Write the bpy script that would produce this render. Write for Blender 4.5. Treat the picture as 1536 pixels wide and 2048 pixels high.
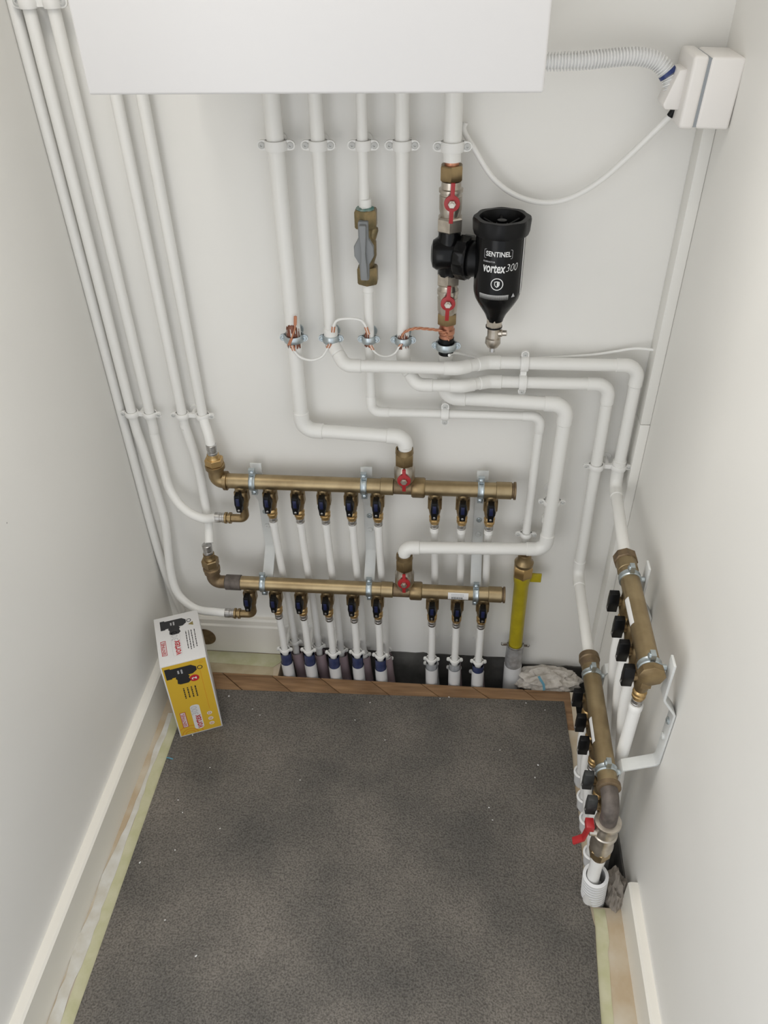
import bpy, bmesh, math, random
from mathutils import Vector as V, Matrix, noise
random.seed(7)
scene = bpy.context.scene
COL = scene.collection
for o in list(bpy.data.objects):
    bpy.data.objects.remove(o)

# ------------------------------------------------------------------ camera
CAM_H, CAM_D = 1.54, 1.35            # eye height, distance to the back wall (m)
FPX = 1576.0                          # focal length in pixels of the 1536 x 2048 frame
PITCH, YAW, ROLL = math.radians(38.342), math.radians(5.902), math.radians(-1.470)
def cam_rot():
    cp, sp = math.cos(PITCH), math.sin(PITCH)
    m = Matrix(((1, 0, 0), (0, sp, -cp), (0, cp, sp)))
    return Matrix.Rotation(YAW, 3, 'Z') @ m @ Matrix.Rotation(ROLL, 3, 'Z')
CR = cam_rot()
CAM = V((0, -CAM_D, CAM_H))
cd = bpy.data.cameras.new('camera')
cam = bpy.data.objects.new('camera', cd)
COL.objects.link(cam)
cam.matrix_world = Matrix.Translation(CAM) @ CR.to_4x4()
cd.sensor_fit = 'VERTICAL'
cd.sensor_height = 32.0
cd.lens = FPX / 2048 * 32.0
cd.clip_start = 0.01
scene.camera = cam

# ------------------------------------------------------------------ world, lights, exposure
world = bpy.data.worlds.new('world')
scene.world = world
world.use_nodes = True
bg = world.node_tree.nodes['Background']
bg.inputs[0].default_value = (0.93, 0.96, 1.0, 1)
bg.inputs[1].default_value = 1.05
def area(name, loc, target, size, power, color):
    l = bpy.data.lights.new(name, 'AREA')
    l.shape = 'RECTANGLE'
    l.size, l.size_y = size
    l.energy = power
    l.color = color
    o = bpy.data.objects.new(name, l)
    COL.objects.link(o)
    o.location = loc
    o.rotation_euler = (V(target) - V(loc)).to_track_quat('-Z', 'Y').to_euler()
    return o
area('ceiling_lamp', (-0.30, -0.58, 2.39), (-0.30, -0.58, 0), (0.6, 0.4), 11.5, (1.0, 0.97, 0.92))
area('doorway_daylight', (-0.85, -1.8, 0.8), (-0.1, 0, 0.5), (0.9, 1.2), 5.0, (1.0, 0.985, 0.96))
vs = scene.view_settings
vs.view_transform = 'Standard'
vs.look = 'None'
vs.gamma = 1.0
vs.use_curve_mapping = False
vs.exposure = 0.0

# pixel of the photograph -> point of the room, on a plane at a given distance from a wall / at a height
def ray(px, py):
    return CR @ V(((px - 768) / FPX, -(py - 1024) / FPX, -1))
def A(px, py, d):                     # d metres in front of the back wall
    r = ray(px, py)
    return CAM + r * ((CAM_D - d) / r.y)
def AX(px, py, X):
    r = ray(px, py)
    return CAM + r * (X / r.x)
def AZ(px, py, z):
    r = ray(px, py)
    return CAM + r * ((z - CAM_H) / r.z)

# ------------------------------------------------------------------ materials
MAT = {}
def mat(name, color, rough=0.5, metal=0.0, var=0.0, vscale=30, bump=0.0, bscale=60, color2=None, spec=None, trans=0.0, coat=0.0, detail=4, dist=0.001):
    m = bpy.data.materials.new(name)
    m.use_nodes = True
    nt = m.node_tree
    b = nt.nodes['Principled BSDF']
    b.inputs['Base Color'].default_value = (*color, 1)
    b.inputs['Roughness'].default_value = rough
    b.inputs['Metallic'].default_value = metal
    if spec is not None:
        b.inputs['Specular IOR Level'].default_value = spec
    if trans:
        b.inputs['Transmission Weight'].default_value = trans
    if coat:
        b.inputs['Coat Weight'].default_value = coat
        b.inputs['Coat Roughness'].default_value = 0.15
    tc = None
    if var or color2:
        tc = nt.nodes.new('ShaderNodeTexCoord')
        n = nt.nodes.new('ShaderNodeTexNoise')
        n.inputs['Scale'].default_value = vscale
        n.inputs['Detail'].default_value = detail
        nt.links.new(tc.outputs['Object'], n.inputs['Vector'])
        r = nt.nodes.new('ShaderNodeValToRGB')
        c2 = color2 or tuple(c * (1 - var) for c in color)
        r.color_ramp.elements[0].position = 0.35
        r.color_ramp.elements[1].position = 0.65
        r.color_ramp.elements[0].color = (*c2, 1)
        r.color_ramp.elements[1].color = (*color, 1)
        nt.links.new(n.outputs['Fac'], r.inputs['Fac'])
        nt.links.new(r.outputs['Color'], b.inputs['Base Color'])
    if bump:
        tc = tc or nt.nodes.new('ShaderNodeTexCoord')
        n2 = nt.nodes.new('ShaderNodeTexNoise')
        n2.inputs['Scale'].default_value = bscale
        n2.inputs['Detail'].default_value = 5
        nt.links.new(tc.outputs['Object'], n2.inputs['Vector'])
        bp = nt.nodes.new('ShaderNodeBump')
        bp.inputs['Strength'].default_value = bump
        bp.inputs['Distance'].default_value = dist
        nt.links.new(n2.outputs['Fac'], bp.inputs['Height'])
        nt.links.new(bp.outputs['Normal'], b.inputs['Normal'])
    MAT[name] = m
    return m
mat('wall', (0.84, 0.825, 0.785), 0.45, bump=0.25, bscale=22, var=0.03, vscale=3)
mat('skirting', (0.80, 0.77, 0.70), 0.4, bump=0.1, bscale=40)
mat('pipe_paint', (0.82, 0.81, 0.775), 0.33, bump=0.12, bscale=70, spec=0.4)
mat('clip_paint', (0.82, 0.81, 0.78), 0.4)
mat('hose', (0.84, 0.83, 0.80), 0.35)
mat('boiler', (0.66, 0.645, 0.635), 0.35)
mat('plastic_white', (0.83, 0.80, 0.765), 0.38)
mat('trunking', (0.80, 0.785, 0.74), 0.4)
mat('brass', (0.36, 0.265, 0.14), 0.38, 0.9, color2=(0.24, 0.17, 0.09), vscale=35, bump=0.15, bscale=180)
mat('brass_bar', (0.40, 0.31, 0.18), 0.40, 0.92, color2=(0.30, 0.225, 0.125), vscale=25, bump=0.08, bscale=160)
mat('brass_dull', (0.27, 0.195, 0.11), 0.5, 0.7, color2=(0.17, 0.12, 0.075), vscale=50, bump=0.2, bscale=200)
mat('brass_bright', (0.56, 0.38, 0.17), 0.33, 0.9)
mat('brass_green', (0.30, 0.225, 0.115), 0.45, 0.75, color2=(0.17, 0.14, 0.075), vscale=60)
mat('verdigris', (0.10, 0.24, 0.21), 0.8, color2=(0.30, 0.36, 0.32), vscale=120)
mat('nickel', (0.60, 0.55, 0.48), 0.3, 0.9, color2=(0.45, 0.40, 0.34), vscale=60)
mat('steel', (0.62, 0.62, 0.62), 0.28, 0.95, color2=(0.40, 0.38, 0.36), vscale=90)
mat('zinc', (0.56, 0.62, 0.65), 0.34, 0.9, color2=(0.42, 0.47, 0.49), vscale=60)
mat('iron', (0.16, 0.135, 0.12), 0.6, 0.4, color2=(0.10, 0.085, 0.075), vscale=70, bump=0.3, bscale=120)
mat('copper', (0.62, 0.30, 0.19), 0.35, 0.85, color2=(0.33, 0.13, 0.08), vscale=60)
mat('copper_dull', (0.17, 0.065, 0.04), 0.5, 0.6, color2=(0.28, 0.12, 0.08), vscale=80)
mat('black', (0.0045, 0.0045, 0.005), 0.38, bump=0.05, spec=0.22)
mat('black_gloss', (0.004, 0.004, 0.0045), 0.22, spec=0.25)
mat('black_dusty', (0.045, 0.047, 0.045), 0.6, color2=(0.018, 0.018, 0.018), vscale=60)
mat('blue', (0.007, 0.012, 0.055), 0.35)
mat('blue_tape', (0.02, 0.04, 0.16), 0.4)
mat('screw_paint', (0.55, 0.55, 0.53), 0.4)
mat('bracket_paint', (0.70, 0.71, 0.69), 0.4, color2=(0.60, 0.61, 0.60), vscale=12)
mat('red', (0.38, 0.018, 0.022), 0.4)
mat('grey_plastic', (0.24, 0.25, 0.255), 0.5)
mat('yellow_sleeve', (0.45, 0.36, 0.012), 0.4, var=0.15, vscale=40)
mat('wire_white', (0.84, 0.83, 0.80), 0.35)
mat('wire_copper', (0.58, 0.27, 0.16), 0.4, 0.6)
mat('print_white', (0.78, 0.78, 0.77), 0.5)
mat('print_grey', (0.42, 0.42, 0.43), 0.5)
mat('print_black', (0.02, 0.02, 0.022), 0.5)
mat('print_red', (0.48, 0.022, 0.03), 0.5)
mat('print_olive', (0.24, 0.19, 0.06), 0.5)
mat('print_orange', (0.66, 0.25, 0.02), 0.5)
mat('card_white', (0.70, 0.69, 0.68), 0.45)
mat('card_yellow', (0.66, 0.42, 0.035), 0.4)
mat('card_inside', (0.30, 0.22, 0.14), 0.8)
mat('plaster', (0.47, 0.43, 0.38), 0.95, color2=(0.60, 0.56, 0.51), vscale=60, bump=1.0, bscale=120, dist=0.004)
mat('concrete', (0.36, 0.32, 0.275), 0.9, color2=(0.25, 0.22, 0.19), vscale=25, bump=0.6, bscale=90, dist=0.003)
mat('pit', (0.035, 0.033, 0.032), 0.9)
mat('tape_green', (0.46, 0.45, 0.27), 0.7, color2=(0.54, 0.52, 0.36), vscale=30, bump=0.2)
mat('tape_cream', (0.47, 0.40, 0.27), 0.7, color2=(0.38, 0.31, 0.19), vscale=18, bump=0.2)
mat('floor_dusty', (0.56, 0.50, 0.40), 0.8, color2=(0.46, 0.36, 0.24), vscale=14, bump=0.2)
mat('torn_white', (0.62, 0.61, 0.57), 0.7, color2=(0.52, 0.49, 0.42), vscale=30)
mat('conduit', (0.82, 0.82, 0.81), 0.4)
mat('sleeve_white', (0.70, 0.70, 0.70), 0.4)
mat('sleeve_clear', (0.55, 0.57, 0.60), 0.2, trans=0.55)
mat('sleeve_blue', (0.020, 0.032, 0.095), 0.3, color2=(0.05, 0.065, 0.15), vscale=60)
mat('sleeve_pink', (0.36, 0.27, 0.29), 0.5)
mat('foil', (0.55, 0.56, 0.57), 0.35, 0.5, color2=(0.40, 0.40, 0.40), vscale=80)
mat('groove', (0.30, 0.32, 0.34), 0.6)
mat('patch', (0.60, 0.57, 0.53), 0.5)
def wall_specks():
    nt = MAT['wall'].node_tree
    b = nt.nodes['Principled BSDF']
    src = b.inputs['Base Color'].links[0].from_socket
    tc = nt.nodes.new('ShaderNodeTexCoord')
    vo = nt.nodes.new('ShaderNodeTexVoronoi'); vo.inputs['Scale'].default_value = 9
    ns = nt.nodes.new('ShaderNodeTexNoise'); ns.inputs['Scale'].default_value = 5
    lt = nt.nodes.new('ShaderNodeMath'); lt.operation = 'LESS_THAN'; lt.inputs[1].default_value = 0.013
    gt = nt.nodes.new('ShaderNodeMath'); gt.operation = 'GREATER_THAN'; gt.inputs[1].default_value = 0.56
    mu_ = nt.nodes.new('ShaderNodeMath'); mu_.operation = 'MULTIPLY'
    mx = nt.nodes.new('ShaderNodeMix'); mx.data_type = 'RGBA'
    mx.inputs[7].default_value = (0.22, 0.21, 0.20, 1)
    L = nt.links.new
    L(tc.outputs['Object'], vo.inputs['Vector']); L(tc.outputs['Object'], ns.inputs['Vector'])
    L(vo.outputs['Distance'], lt.inputs[0]); L(ns.outputs['Fac'], gt.inputs[0])
    L(lt.outputs[0], mu_.inputs[0]); L(gt.outputs[0], mu_.inputs[1])
    L(mu_.outputs[0], mx.inputs[0]); L(src, mx.inputs[6]); L(mx.outputs[2], b.inputs['Base Color'])
wall_specks()
def mat_wood():
    m = mat('wood', (0.33, 0.16, 0.07), 0.45)
    nt = m.node_tree
    b = nt.nodes['Principled BSDF']
    tc = nt.nodes.new('ShaderNodeTexCoord')
    mp = nt.nodes.new('ShaderNodeMapping')
    mp.inputs['Rotation'].default_value = (0, 0, math.radians(38))
    mp.inputs['Scale'].default_value = (9, 95, 9)
    n = nt.nodes.new('ShaderNodeTexNoise')
    n.inputs['Scale'].default_value = 1.0
    n.inputs['Detail'].default_value = 4
    oi = nt.nodes.new('ShaderNodeObjectInfo')
    add = nt.nodes.new('ShaderNodeVectorMath')
    r = nt.nodes.new('ShaderNodeValToRGB')
    r.color_ramp.elements[0].position = 0.3
    r.color_ramp.elements[1].position = 0.7
    r.color_ramp.elements[0].color = (0.15, 0.078, 0.034, 1)
    r.color_ramp.elements[1].color = (0.34, 0.20, 0.10, 1)
    nt.links.new(tc.outputs['Object'], mp.inputs['Vector'])
    nt.links.new(mp.outputs['Vector'], add.inputs[0])
    nt.links.new(oi.outputs['Random'], add.inputs[1])
    nt.links.new(add.outputs['Vector'], n.inputs['Vector'])
    nt.links.new(n.outputs['Fac'], r.inputs['Fac'])
    nt.links.new(r.outputs['Color'], b.inputs['Base Color'])
mat_wood()
def mat_carpet():
    m = mat('carpet', (0.075, 0.07, 0.064), 0.95, spec=0.1)
    nt = m.node_tree
    b = nt.nodes['Principled BSDF']
    tc = nt.nodes.new('ShaderNodeTexCoord')
    n1 = nt.nodes.new('ShaderNodeTexNoise'); n1.inputs['Scale'].default_value = 290; n1.inputs['Detail'].default_value = 3
    n2 = nt.nodes.new('ShaderNodeTexNoise'); n2.inputs['Scale'].default_value = 5; n2.inputs['Detail'].default_value = 4
    n3 = nt.nodes.new('ShaderNodeTexVoronoi'); n3.inputs['Scale'].default_value = 60
    r1 = nt.nodes.new('ShaderNodeValToRGB')
    r1.color_ramp.elements[0].position = 0.32; r1.color_ramp.elements[0].color = (0.100, 0.094, 0.085, 1)
    r1.color_ramp.elements[1].position = 0.62; r1.color_ramp.elements[1].color = (0.190, 0.179, 0.161, 1)
    r2 = nt.nodes.new('ShaderNodeValToRGB')
    r2.color_ramp.elements[0].position = 0.35; r2.color_ramp.elements[0].color = (0.74, 0.74, 0.75, 1)
    r2.color_ramp.elements[1].position = 0.7; r2.color_ramp.elements[1].color = (1.30, 1.25, 1.22, 1)
    mul = nt.nodes.new('ShaderNodeMix'); mul.data_type = 'RGBA'; mul.blend_type = 'MULTIPLY'; mul.inputs[0].default_value = 1
    r3 = nt.nodes.new('ShaderNodeValToRGB')          # sparse pale dust specks
    r3.color_ramp.elements[0].position = 0.045; r3.color_ramp.elements[0].color = (1, 1, 1, 1)
    r3.color_ramp.elements[1].position = 0.06; r3.color_ramp.elements[1].color = (0, 0, 0, 1)
    n4 = nt.nodes.new('ShaderNodeTexNoise'); n4.inputs['Scale'].default_value = 37
    mm = nt.nodes.new('ShaderNodeMath'); mm.operation = 'GREATER_THAN'; mm.inputs[1].default_value = 0.66
    m2 = nt.nodes.new('ShaderNodeMath'); m2.operation = 'MULTIPLY'
    mx = nt.nodes.new('ShaderNodeMix'); mx.data_type = 'RGBA'
    mx.inputs[7].default_value = (0.45, 0.43, 0.40, 1)
    bp = nt.nodes.new('ShaderNodeBump'); bp.inputs['Strength'].default_value = 0.9; bp.inputs['Distance'].default_value = 0.004
    L = nt.links.new
    for n in (n1, n2, n3, n4):
        L(tc.outputs['Object'], n.inputs['Vector'])
    L(n1.outputs['Fac'], r1.inputs['Fac']); L(n2.outputs['Fac'], r2.inputs['Fac'])
    L(r1.outputs['Color'], mul.inputs[6]); L(r2.outputs['Color'], mul.inputs[7])
    L(n3.outputs['Distance'], r3.inputs['Fac']); L(n4.outputs['Fac'], mm.inputs[0])
    L(r3.outputs['Color'], m2.inputs[0]); L(mm.outputs[0], m2.inputs[1])
    L(m2.outputs[0], mx.inputs[0]); L(mul.outputs[2], mx.inputs[6])
    L(mx.outputs[2], b.inputs['Base Color'])
    L(n1.outputs['Fac'], bp.inputs['Height']); L(bp.outputs['Normal'], b.inputs['Normal'])
mat_carpet()

# ------------------------------------------------------------------ mesh helpers
W = {}                                # world origin of every object that parents others
def frame(axis, hint=None):
    z = V(axis).normalized()
    h = V(hint) if hint is not None else (V((0, -1, 0)) if abs(z.y) < 0.9 else V((0, 0, 1)))
    x = (h - z * h.dot(z)).normalized()
    return x, z.cross(x), z
def fillet(path, R, n=8):
    P = [V(p) for p in path]
    out = [P[0]]
    for i in range(1, len(P) - 1):
        a, b, c = P[i-1], P[i], P[i+1]
        u, w = (a - b), (c - b)
        lu, lw = u.length, w.length
        u.normalize(); w.normalize()
        ang = u.angle(w)
        if ang > math.pi - 0.02:
            out.append(b); continue
        r = R[i-1] if isinstance(R, (list, tuple)) else R
        t = min(r / math.tan(ang / 2), lu * 0.49 if i > 1 else lu * 0.98, lw * 0.49 if i < len(P) - 2 else lw * 0.98)
        rr = t * math.tan(ang / 2)
        ctr = b + (u + w).normalized() * (rr / math.sin(ang / 2))
        s, e = b + u * t - ctr, b + w * t - ctr
        tot = s.angle(e)
        ax = s.cross(e).normalized()
        for k in range(n + 1):
            out.append(ctr + Matrix.Rotation(tot * k / n, 3, ax) @ s)
    out.append(P[-1])
    return out
def smooth_path(pts, n=8):
    P = [V(p) for p in pts]
    P = [P[0] * 2 - P[1]] + P + [P[-1] * 2 - P[-2]]
    out = []
    for i in range(1, len(P) - 2):
        a, b, c, d = P[i-1:i+3]
        for k in range(n):
            t = k / n
            out.append(0.5 * ((2*b) + (c - a)*t + (2*a - 5*b + 4*c - d)*t*t + (3*b - a - 3*c + d)*t**3))
    out.append(P[-2])
    return out
class MB:
    def __init__(s, xf=None):
        s.v, s.f, s.xf = [], [], xf
    def add(s, verts, faces):
        o = len(s.v)
        s.v += [(s.xf @ V(p)) if s.xf else V(p) for p in verts]
        s.f += [tuple(i + o for i in f) for f in faces]
        return s
    def tube(s, path, r, n=18, caps=True):
        P = [V(p) for p in path]
        Q = [P[0]]
        for p in P[1:]:
            if (p - Q[-1]).length > 1e-5: Q.append(p)
        P = Q
        verts, faces = [], []
        T = []
        for i in range(len(P)):
            t = (P[min(i+1, len(P)-1)] - P[i]).normalized() + (P[i] - P[max(i-1, 0)]).normalized()
            T.append(t.normalized())
        x = frame(T[0])[0]
        for i, p in enumerate(P):
            x = (x - T[i] * x.dot(T[i])).normalized()
            y = T[i].cross(x)
            rr = r[i] if isinstance(r, (list, tuple)) else r
            for k in range(n):
                a = 2 * math.pi * k / n
                verts.append(p + x * (rr * math.cos(a)) + y * (rr * math.sin(a)))
        for i in range(len(P) - 1):
            for k in range(n):
                k2 = (k + 1) % n
                faces.append((i*n + k, i*n + k2, (i+1)*n + k2, (i+1)*n + k))
        if caps:
            faces.append(tuple(range(n - 1, -1, -1)))
            faces.append(tuple((len(P)-1)*n + k for k in range(n)))
        return s.add(verts, faces)
    def lathe(s, o, axis, prof, n=24, hint=None, rot=0.0, closed=False):
        x, y, z = frame(axis, hint)
        o = V(o)
        verts, faces = [], []
        for h, r in prof:
            for k in range(n):
                a = 2 * math.pi * k / n + rot
                verts.append(o + z * h + x * (r * math.cos(a)) + y * (r * math.sin(a)))
        m = len(prof)
        for i in range(m if closed else m - 1):
            j = (i + 1) % m
            for k in range(n):
                k2 = (k + 1) % n
                faces.append((i*n + k, i*n + k2, j*n + k2, j*n + k))
        if not closed:
            faces.append(tuple(range(n - 1, -1, -1)))
            faces.append(tuple((m-1)*n + k for k in range(n)))
        return s.add(verts, faces)
    def hexnut(s, o, axis, h0, h1, r, n=6, hint=None, rot=0.0, ch=0.1):
        c = (h1 - h0) * ch
        return s.lathe(o, axis, [(h0, r*0.9), (h0 + c, r), (h1 - c, r), (h1, r*0.9)], n, hint, rot)
    def box(s, lo, hi):
        (a, b, c), (d, e, f) = lo, hi
        vs_ = [(a,b,c),(d,b,c),(d,e,c),(a,e,c),(a,b,f),(d,b,f),(d,e,f),(a,e,f)]
        return s.add(vs_, [(3,2,1,0),(4,5,6,7),(0,1,5,4),(1,2,6,5),(2,3,7,6),(3,0,4,7)])
    def prism(s, poly, vec):
        n = len(poly)
        vec = V(vec)
        vs_ = [V(p) for p in poly] + [V(p) + vec for p in poly]
        return s.add(vs_, [tuple(range(n-1, -1, -1)), tuple(range(n, 2*n))] + [(i, (i+1) % n, n + (i+1) % n, n + i) for i in range(n)])
    def strap(s, path, wdir, width, th):
        P = [V(p) for p in path]
        w = V(wdir).normalized()
        verts, faces = [], []
        for i, p in enumerate(P):
            t = ((P[min(i+1, len(P)-1)] - P[i]).normalized() + (P[i] - P[max(i-1, 0)]).normalized()).normalized()
            nrm = t.cross(w).normalized()
            for a, b in ((-1,-1),(1,-1),(1,1),(-1,1)):
                verts.append(p + w * (a * width/2) + nrm * (b * th/2))
        for i in range(len(P)-1):
            for k in range(4):
                k2 = (k+1) % 4
                faces.append((i*4+k, i*4+k2, (i+1)*4+k2, (i+1)*4+k))
        faces += [(3,2,1,0), tuple((len(P)-1)*4 + k for k in range(4))]
        return s.add(verts, faces)
    def ball(s, c, r, n=12, sc=(1,1,1)):
        m = n // 2
        prof = [(-math.cos(math.pi*i/m)*r, max(1e-5, math.sin(math.pi*i/m)*r)) for i in range(m+1)]
        verts, faces = [], []
        for h, rr in prof:
            for k in range(n):
                a = 2*math.pi*k/n
                verts.append((c[0]+sc[0]*rr*math.cos(a), c[1]+sc[1]*rr*math.sin(a), c[2]+sc[2]*h))
        for i in range(m):
            for k in range(n):
                k2 = (k+1) % n
                faces.append((i*n+k, i*n+k2, (i+1)*n+k2, (i+1)*n+k))
        return s.add(verts, faces)
    def mesh(s, name, m, off=V((0,0,0)), bevel=0.0, sharp=38, segs=2):
        me = bpy.data.meshes.new(name)
        me.from_pydata([tuple(p - off) for p in s.v], [], s.f)
        bm = bmesh.new()
        bm.from_mesh(me)
        bmesh.ops.recalc_face_normals(bm, faces=bm.faces)
        if bevel:
            ed = [e for e in bm.edges if len(e.link_faces) == 2 and e.calc_face_angle(0) > 0.6]
            bmesh.ops.bevel(bm, geom=ed, offset=bevel, segments=segs, affect='EDGES', profile=0.5, clamp_overlap=True)
        bm.to_mesh(me)
        bm.free()
        me.materials.append(MAT[m])
        me.polygons.foreach_set('use_smooth', [True] * len(me.polygons))
        me.set_sharp_from_angle(angle=math.radians(sharp))
        return me
    def build(s, name, m, parent=None, **kw):
        lo = V([min(p[i] for p in s.v) for i in range(3)])
        hi = V([max(p[i] for p in s.v) for i in range(3)])
        org = (lo + hi) / 2
        me = s.mesh(name, m, org, **kw)
        o = bpy.data.objects.new(name, me)
        COL.objects.link(o)
        W[o] = org
        if parent:
            o.parent = parent
            o.location = org - W[parent]
        else:
            o.location = org
        return o
def tag(o, label=None, cat=None, group=None, kind=None):
    if label: o['label'] = label
    if cat: o['category'] = cat
    if group: o['group'] = group
    if kind: o['kind'] = kind
    return o
def root(name, loc, label, cat, group=None):
    o = bpy.data.objects.new(name, None)
    o.empty_display_size = 0.02
    COL.objects.link(o)
    o.location = loc
    W[o] = V(loc)
    return tag(o, label, cat, group)
def link(name, me, parent, loc=(0,0,0), rotz=0.0):
    o = bpy.data.objects.new(name, me)
    COL.objects.link(o)
    o.parent = parent
    o.location = loc
    o.rotation_euler = (0, 0, rotz)
    return o
def text2d(s, size, shear=0.0, bold=0.0, width=None):
    c = bpy.data.curves.new('text', 'FONT')
    c.body = s
    c.size = size
    c.shear = shear
    c.offset = bold
    c.align_x = 'CENTER'
    c.align_y = 'CENTER'
    c.resolution_u = 3
    c.fill_mode = 'FRONT'
    o = bpy.data.objects.new('text', c)
    me = bpy.data.meshes.new_from_object(o)
    vv = [(v.co.x, v.co.y) for v in me.vertices]
    ff = [tuple(p.vertices) for p in me.polygons]
    bpy.data.objects.remove(o); bpy.data.curves.remove(c); bpy.data.meshes.remove(me)
    if width and vv:
        w = max(p[0] for p in vv) - min(p[0] for p in vv)
        vv = [(x * width / w, y) for x, y in vv]
    return vv, ff
def ring2d(pts_out, pts_in):
    n = len(pts_out)
    return list(pts_out) + list(pts_in), [(i, (i+1) % n, n + (i+1) % n, n + i) for i in range(n)]
def rrect(w, h, r, n=5):
    out = []
    for cx, cy, a0 in ((w/2-r, h/2-r, 0), (-w/2+r, h/2-r, 90), (-w/2+r, -h/2+r, 180), (w/2-r, -h/2+r, 270)):
        for k in range(n+1):
            a = math.radians(a0 + 90*k/n)
            out.append((cx + r*math.cos(a), cy + r*math.sin(a)))
    return out
def circ(r, n=28, cx=0, cy=0):
    return [(cx + r*math.cos(2*math.pi*k/n), cy + r*math.sin(2*math.pi*k/n)) for k in range(n)]

# ================================================================== THE ROOM
XL, XR, YF, ZC = -0.684, 0.376, -1.5, 2.42
def struct(name, mb, m, **kw):
    return tag(mb.build(name, m, **kw), kind='structure')
struct('wall_back', MB().box((XL - .06, 0, -.22), (XR + .06, .06, ZC)), 'wall')
struct('wall_left', MB().box((XL - .06, -1.06, -.22), (XL, 0, ZC)), 'wall')
struct('wall_right', MB().box((XR, -1.0, -.22), (XR + .06, 0, ZC)), 'wall')
struct('ceiling', MB().box((XL - .06, YF, ZC), (XR + .06, .06, ZC + .06)), 'wall')
fl = MB()
HB, HR = -.088, .312                 # edges of the floor opening along the back and the right wall
fl.box((XL, YF, -.05), (-.62, 0, 0))
fl.box((-.62, HB, -.05), (-.408, 0, 0))
fl.box((-.62, YF, -.05), (HR, -.2, 0))
fl.box((-.62, -.2, -.05), (HR, HB, -.008))
fl.box((HR, YF, -.05), (XR, -.605, 0))
fl.box((HR, -.262, -.05), (.322, HB, 0))
floor = struct('floor', fl, 'floor_dusty')
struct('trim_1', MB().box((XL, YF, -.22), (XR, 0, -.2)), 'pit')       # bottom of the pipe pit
mat('pit_wall', (0.125, 0.12, 0.11), 0.9, color2=(0.06, 0.057, 0.053), vscale=14, bump=0.4, bscale=60, dist=0.003)
edge_z = [(-.408 + j * .02, (.014 if j < 30 else -.006) + .005 * noise.noise((j * .7, 2, 0)) + .003 * noise.noise((j * 2.3, 5, 0))) for j in range(40)]
poly_ = [(x, -.0035, z) for x, z in edge_z] + [(edge_z[-1][0], -.0035, -.2), (-.408, -.0035, -.2)]
struct('trim_2', MB().prism(poly_, (0, .0035, 0)), 'pit_wall')        # rough unplastered wall foot inside the opening
struct('trim_3', MB().box((XR - .0035, -.597, -.2), (XR, -.0035, .004)), 'pit_wall')
pw, k = .125, 1.25
i = 0
x0 = -.80
while x0 < .46:
    a, b = x0 + .0012, x0 + pw - .0012
    poly = []
    y1, y0 = HB, -.2
    for (x, y) in ((a + (HB - y0) * -k * -1, y0), (b + (HB - y0) * k, y0), (b, y1), (a, y1)):
        poly.append((min(max(x, -.62), HR), y))
    xs = [p[0] for p in poly]
    if max(xs) - min(xs) > .02 and abs(sum(poly[j][0]*poly[(j+1) % 4][1]-poly[(j+1) % 4][0]*poly[j][1] for j in range(4))) > 1e-4:
        MB().prism([(x, y, -.008) for x, y in poly], (0, 0, .008 + random.uniform(0, .0006))).build('plank', 'wood', floor, bevel=.0008)
    x0 += pw
# skirting boards
struct('baseboard_left', MB().prism([(XL, 0, 0), (-.663, 0, 0), (-.663, 0, .090), (-.667, 0, .094), (XL, 0, .094)], (0, -1.06, 0)), 'skirting')
struct('baseboard_right', MB().prism([(XR, -.597, 0), (.359, -.597, 0), (.359, -.597, .086), (.363, -.597, .090), (XR, -.597, .090)], (0, -1.0 + .597, 0)), 'skirting')
bbk = struct('baseboard_back', MB().prism([(-.663, 0, .002), (-.663, -.018, .002), (-.663, -.018, .094), (-.663, -.014, .098), (-.663, -.014, .112), (-.663, -.010, .117), (-.663, 0, .117)], (.254, 0, 0)), 'skirting')
kn = A(410, 1274, .02)
mb = MB(); mb.lathe((kn.x, -.016, kn.z), (0, -1, 0), [(0, .026), (.004, .028), (.005, .024), (.0035, .02)], 28)
tag(mb.build('pipe_hole', 'brass_dull', bbk), 'dark brown round hole rim in the skirting')

# loose carpet
cp = [AZ(352, 1395, .006), AZ(440, 1378, .006)]
cp[0] = V((-.616, -.141, .006))
edge = [(1128, 1402), (1137, 1465), (1144, 1503), (1150, 1573), (1158, 1634), (1165, 1717), (1170, 1784), (1179, 1807), (1186, 1838), (1190, 1852), (1193, 1910), (1203, 2048)]
cp += [AZ(x, y, .006) for x, y in edge]
cp += [V((.29, -1.2, .006)), V((.29, YF + .02, .006)), V((-.616, YF + .02, .006)), V((-.614, -.876, .006)), V((-.614, -.267, .006))]
for p in cp[2:12]:
    p.x = min(p.x, HR + .004)
mb = MB(); mb.prism([(p.x, p.y, .0005) for p in cp], (0, 0, .0055))
tag(mb.build('carpet_offcut', 'carpet', bevel=.0015), 'dark grey short pile carpet offcut covering the closet floor', 'carpet')

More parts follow.
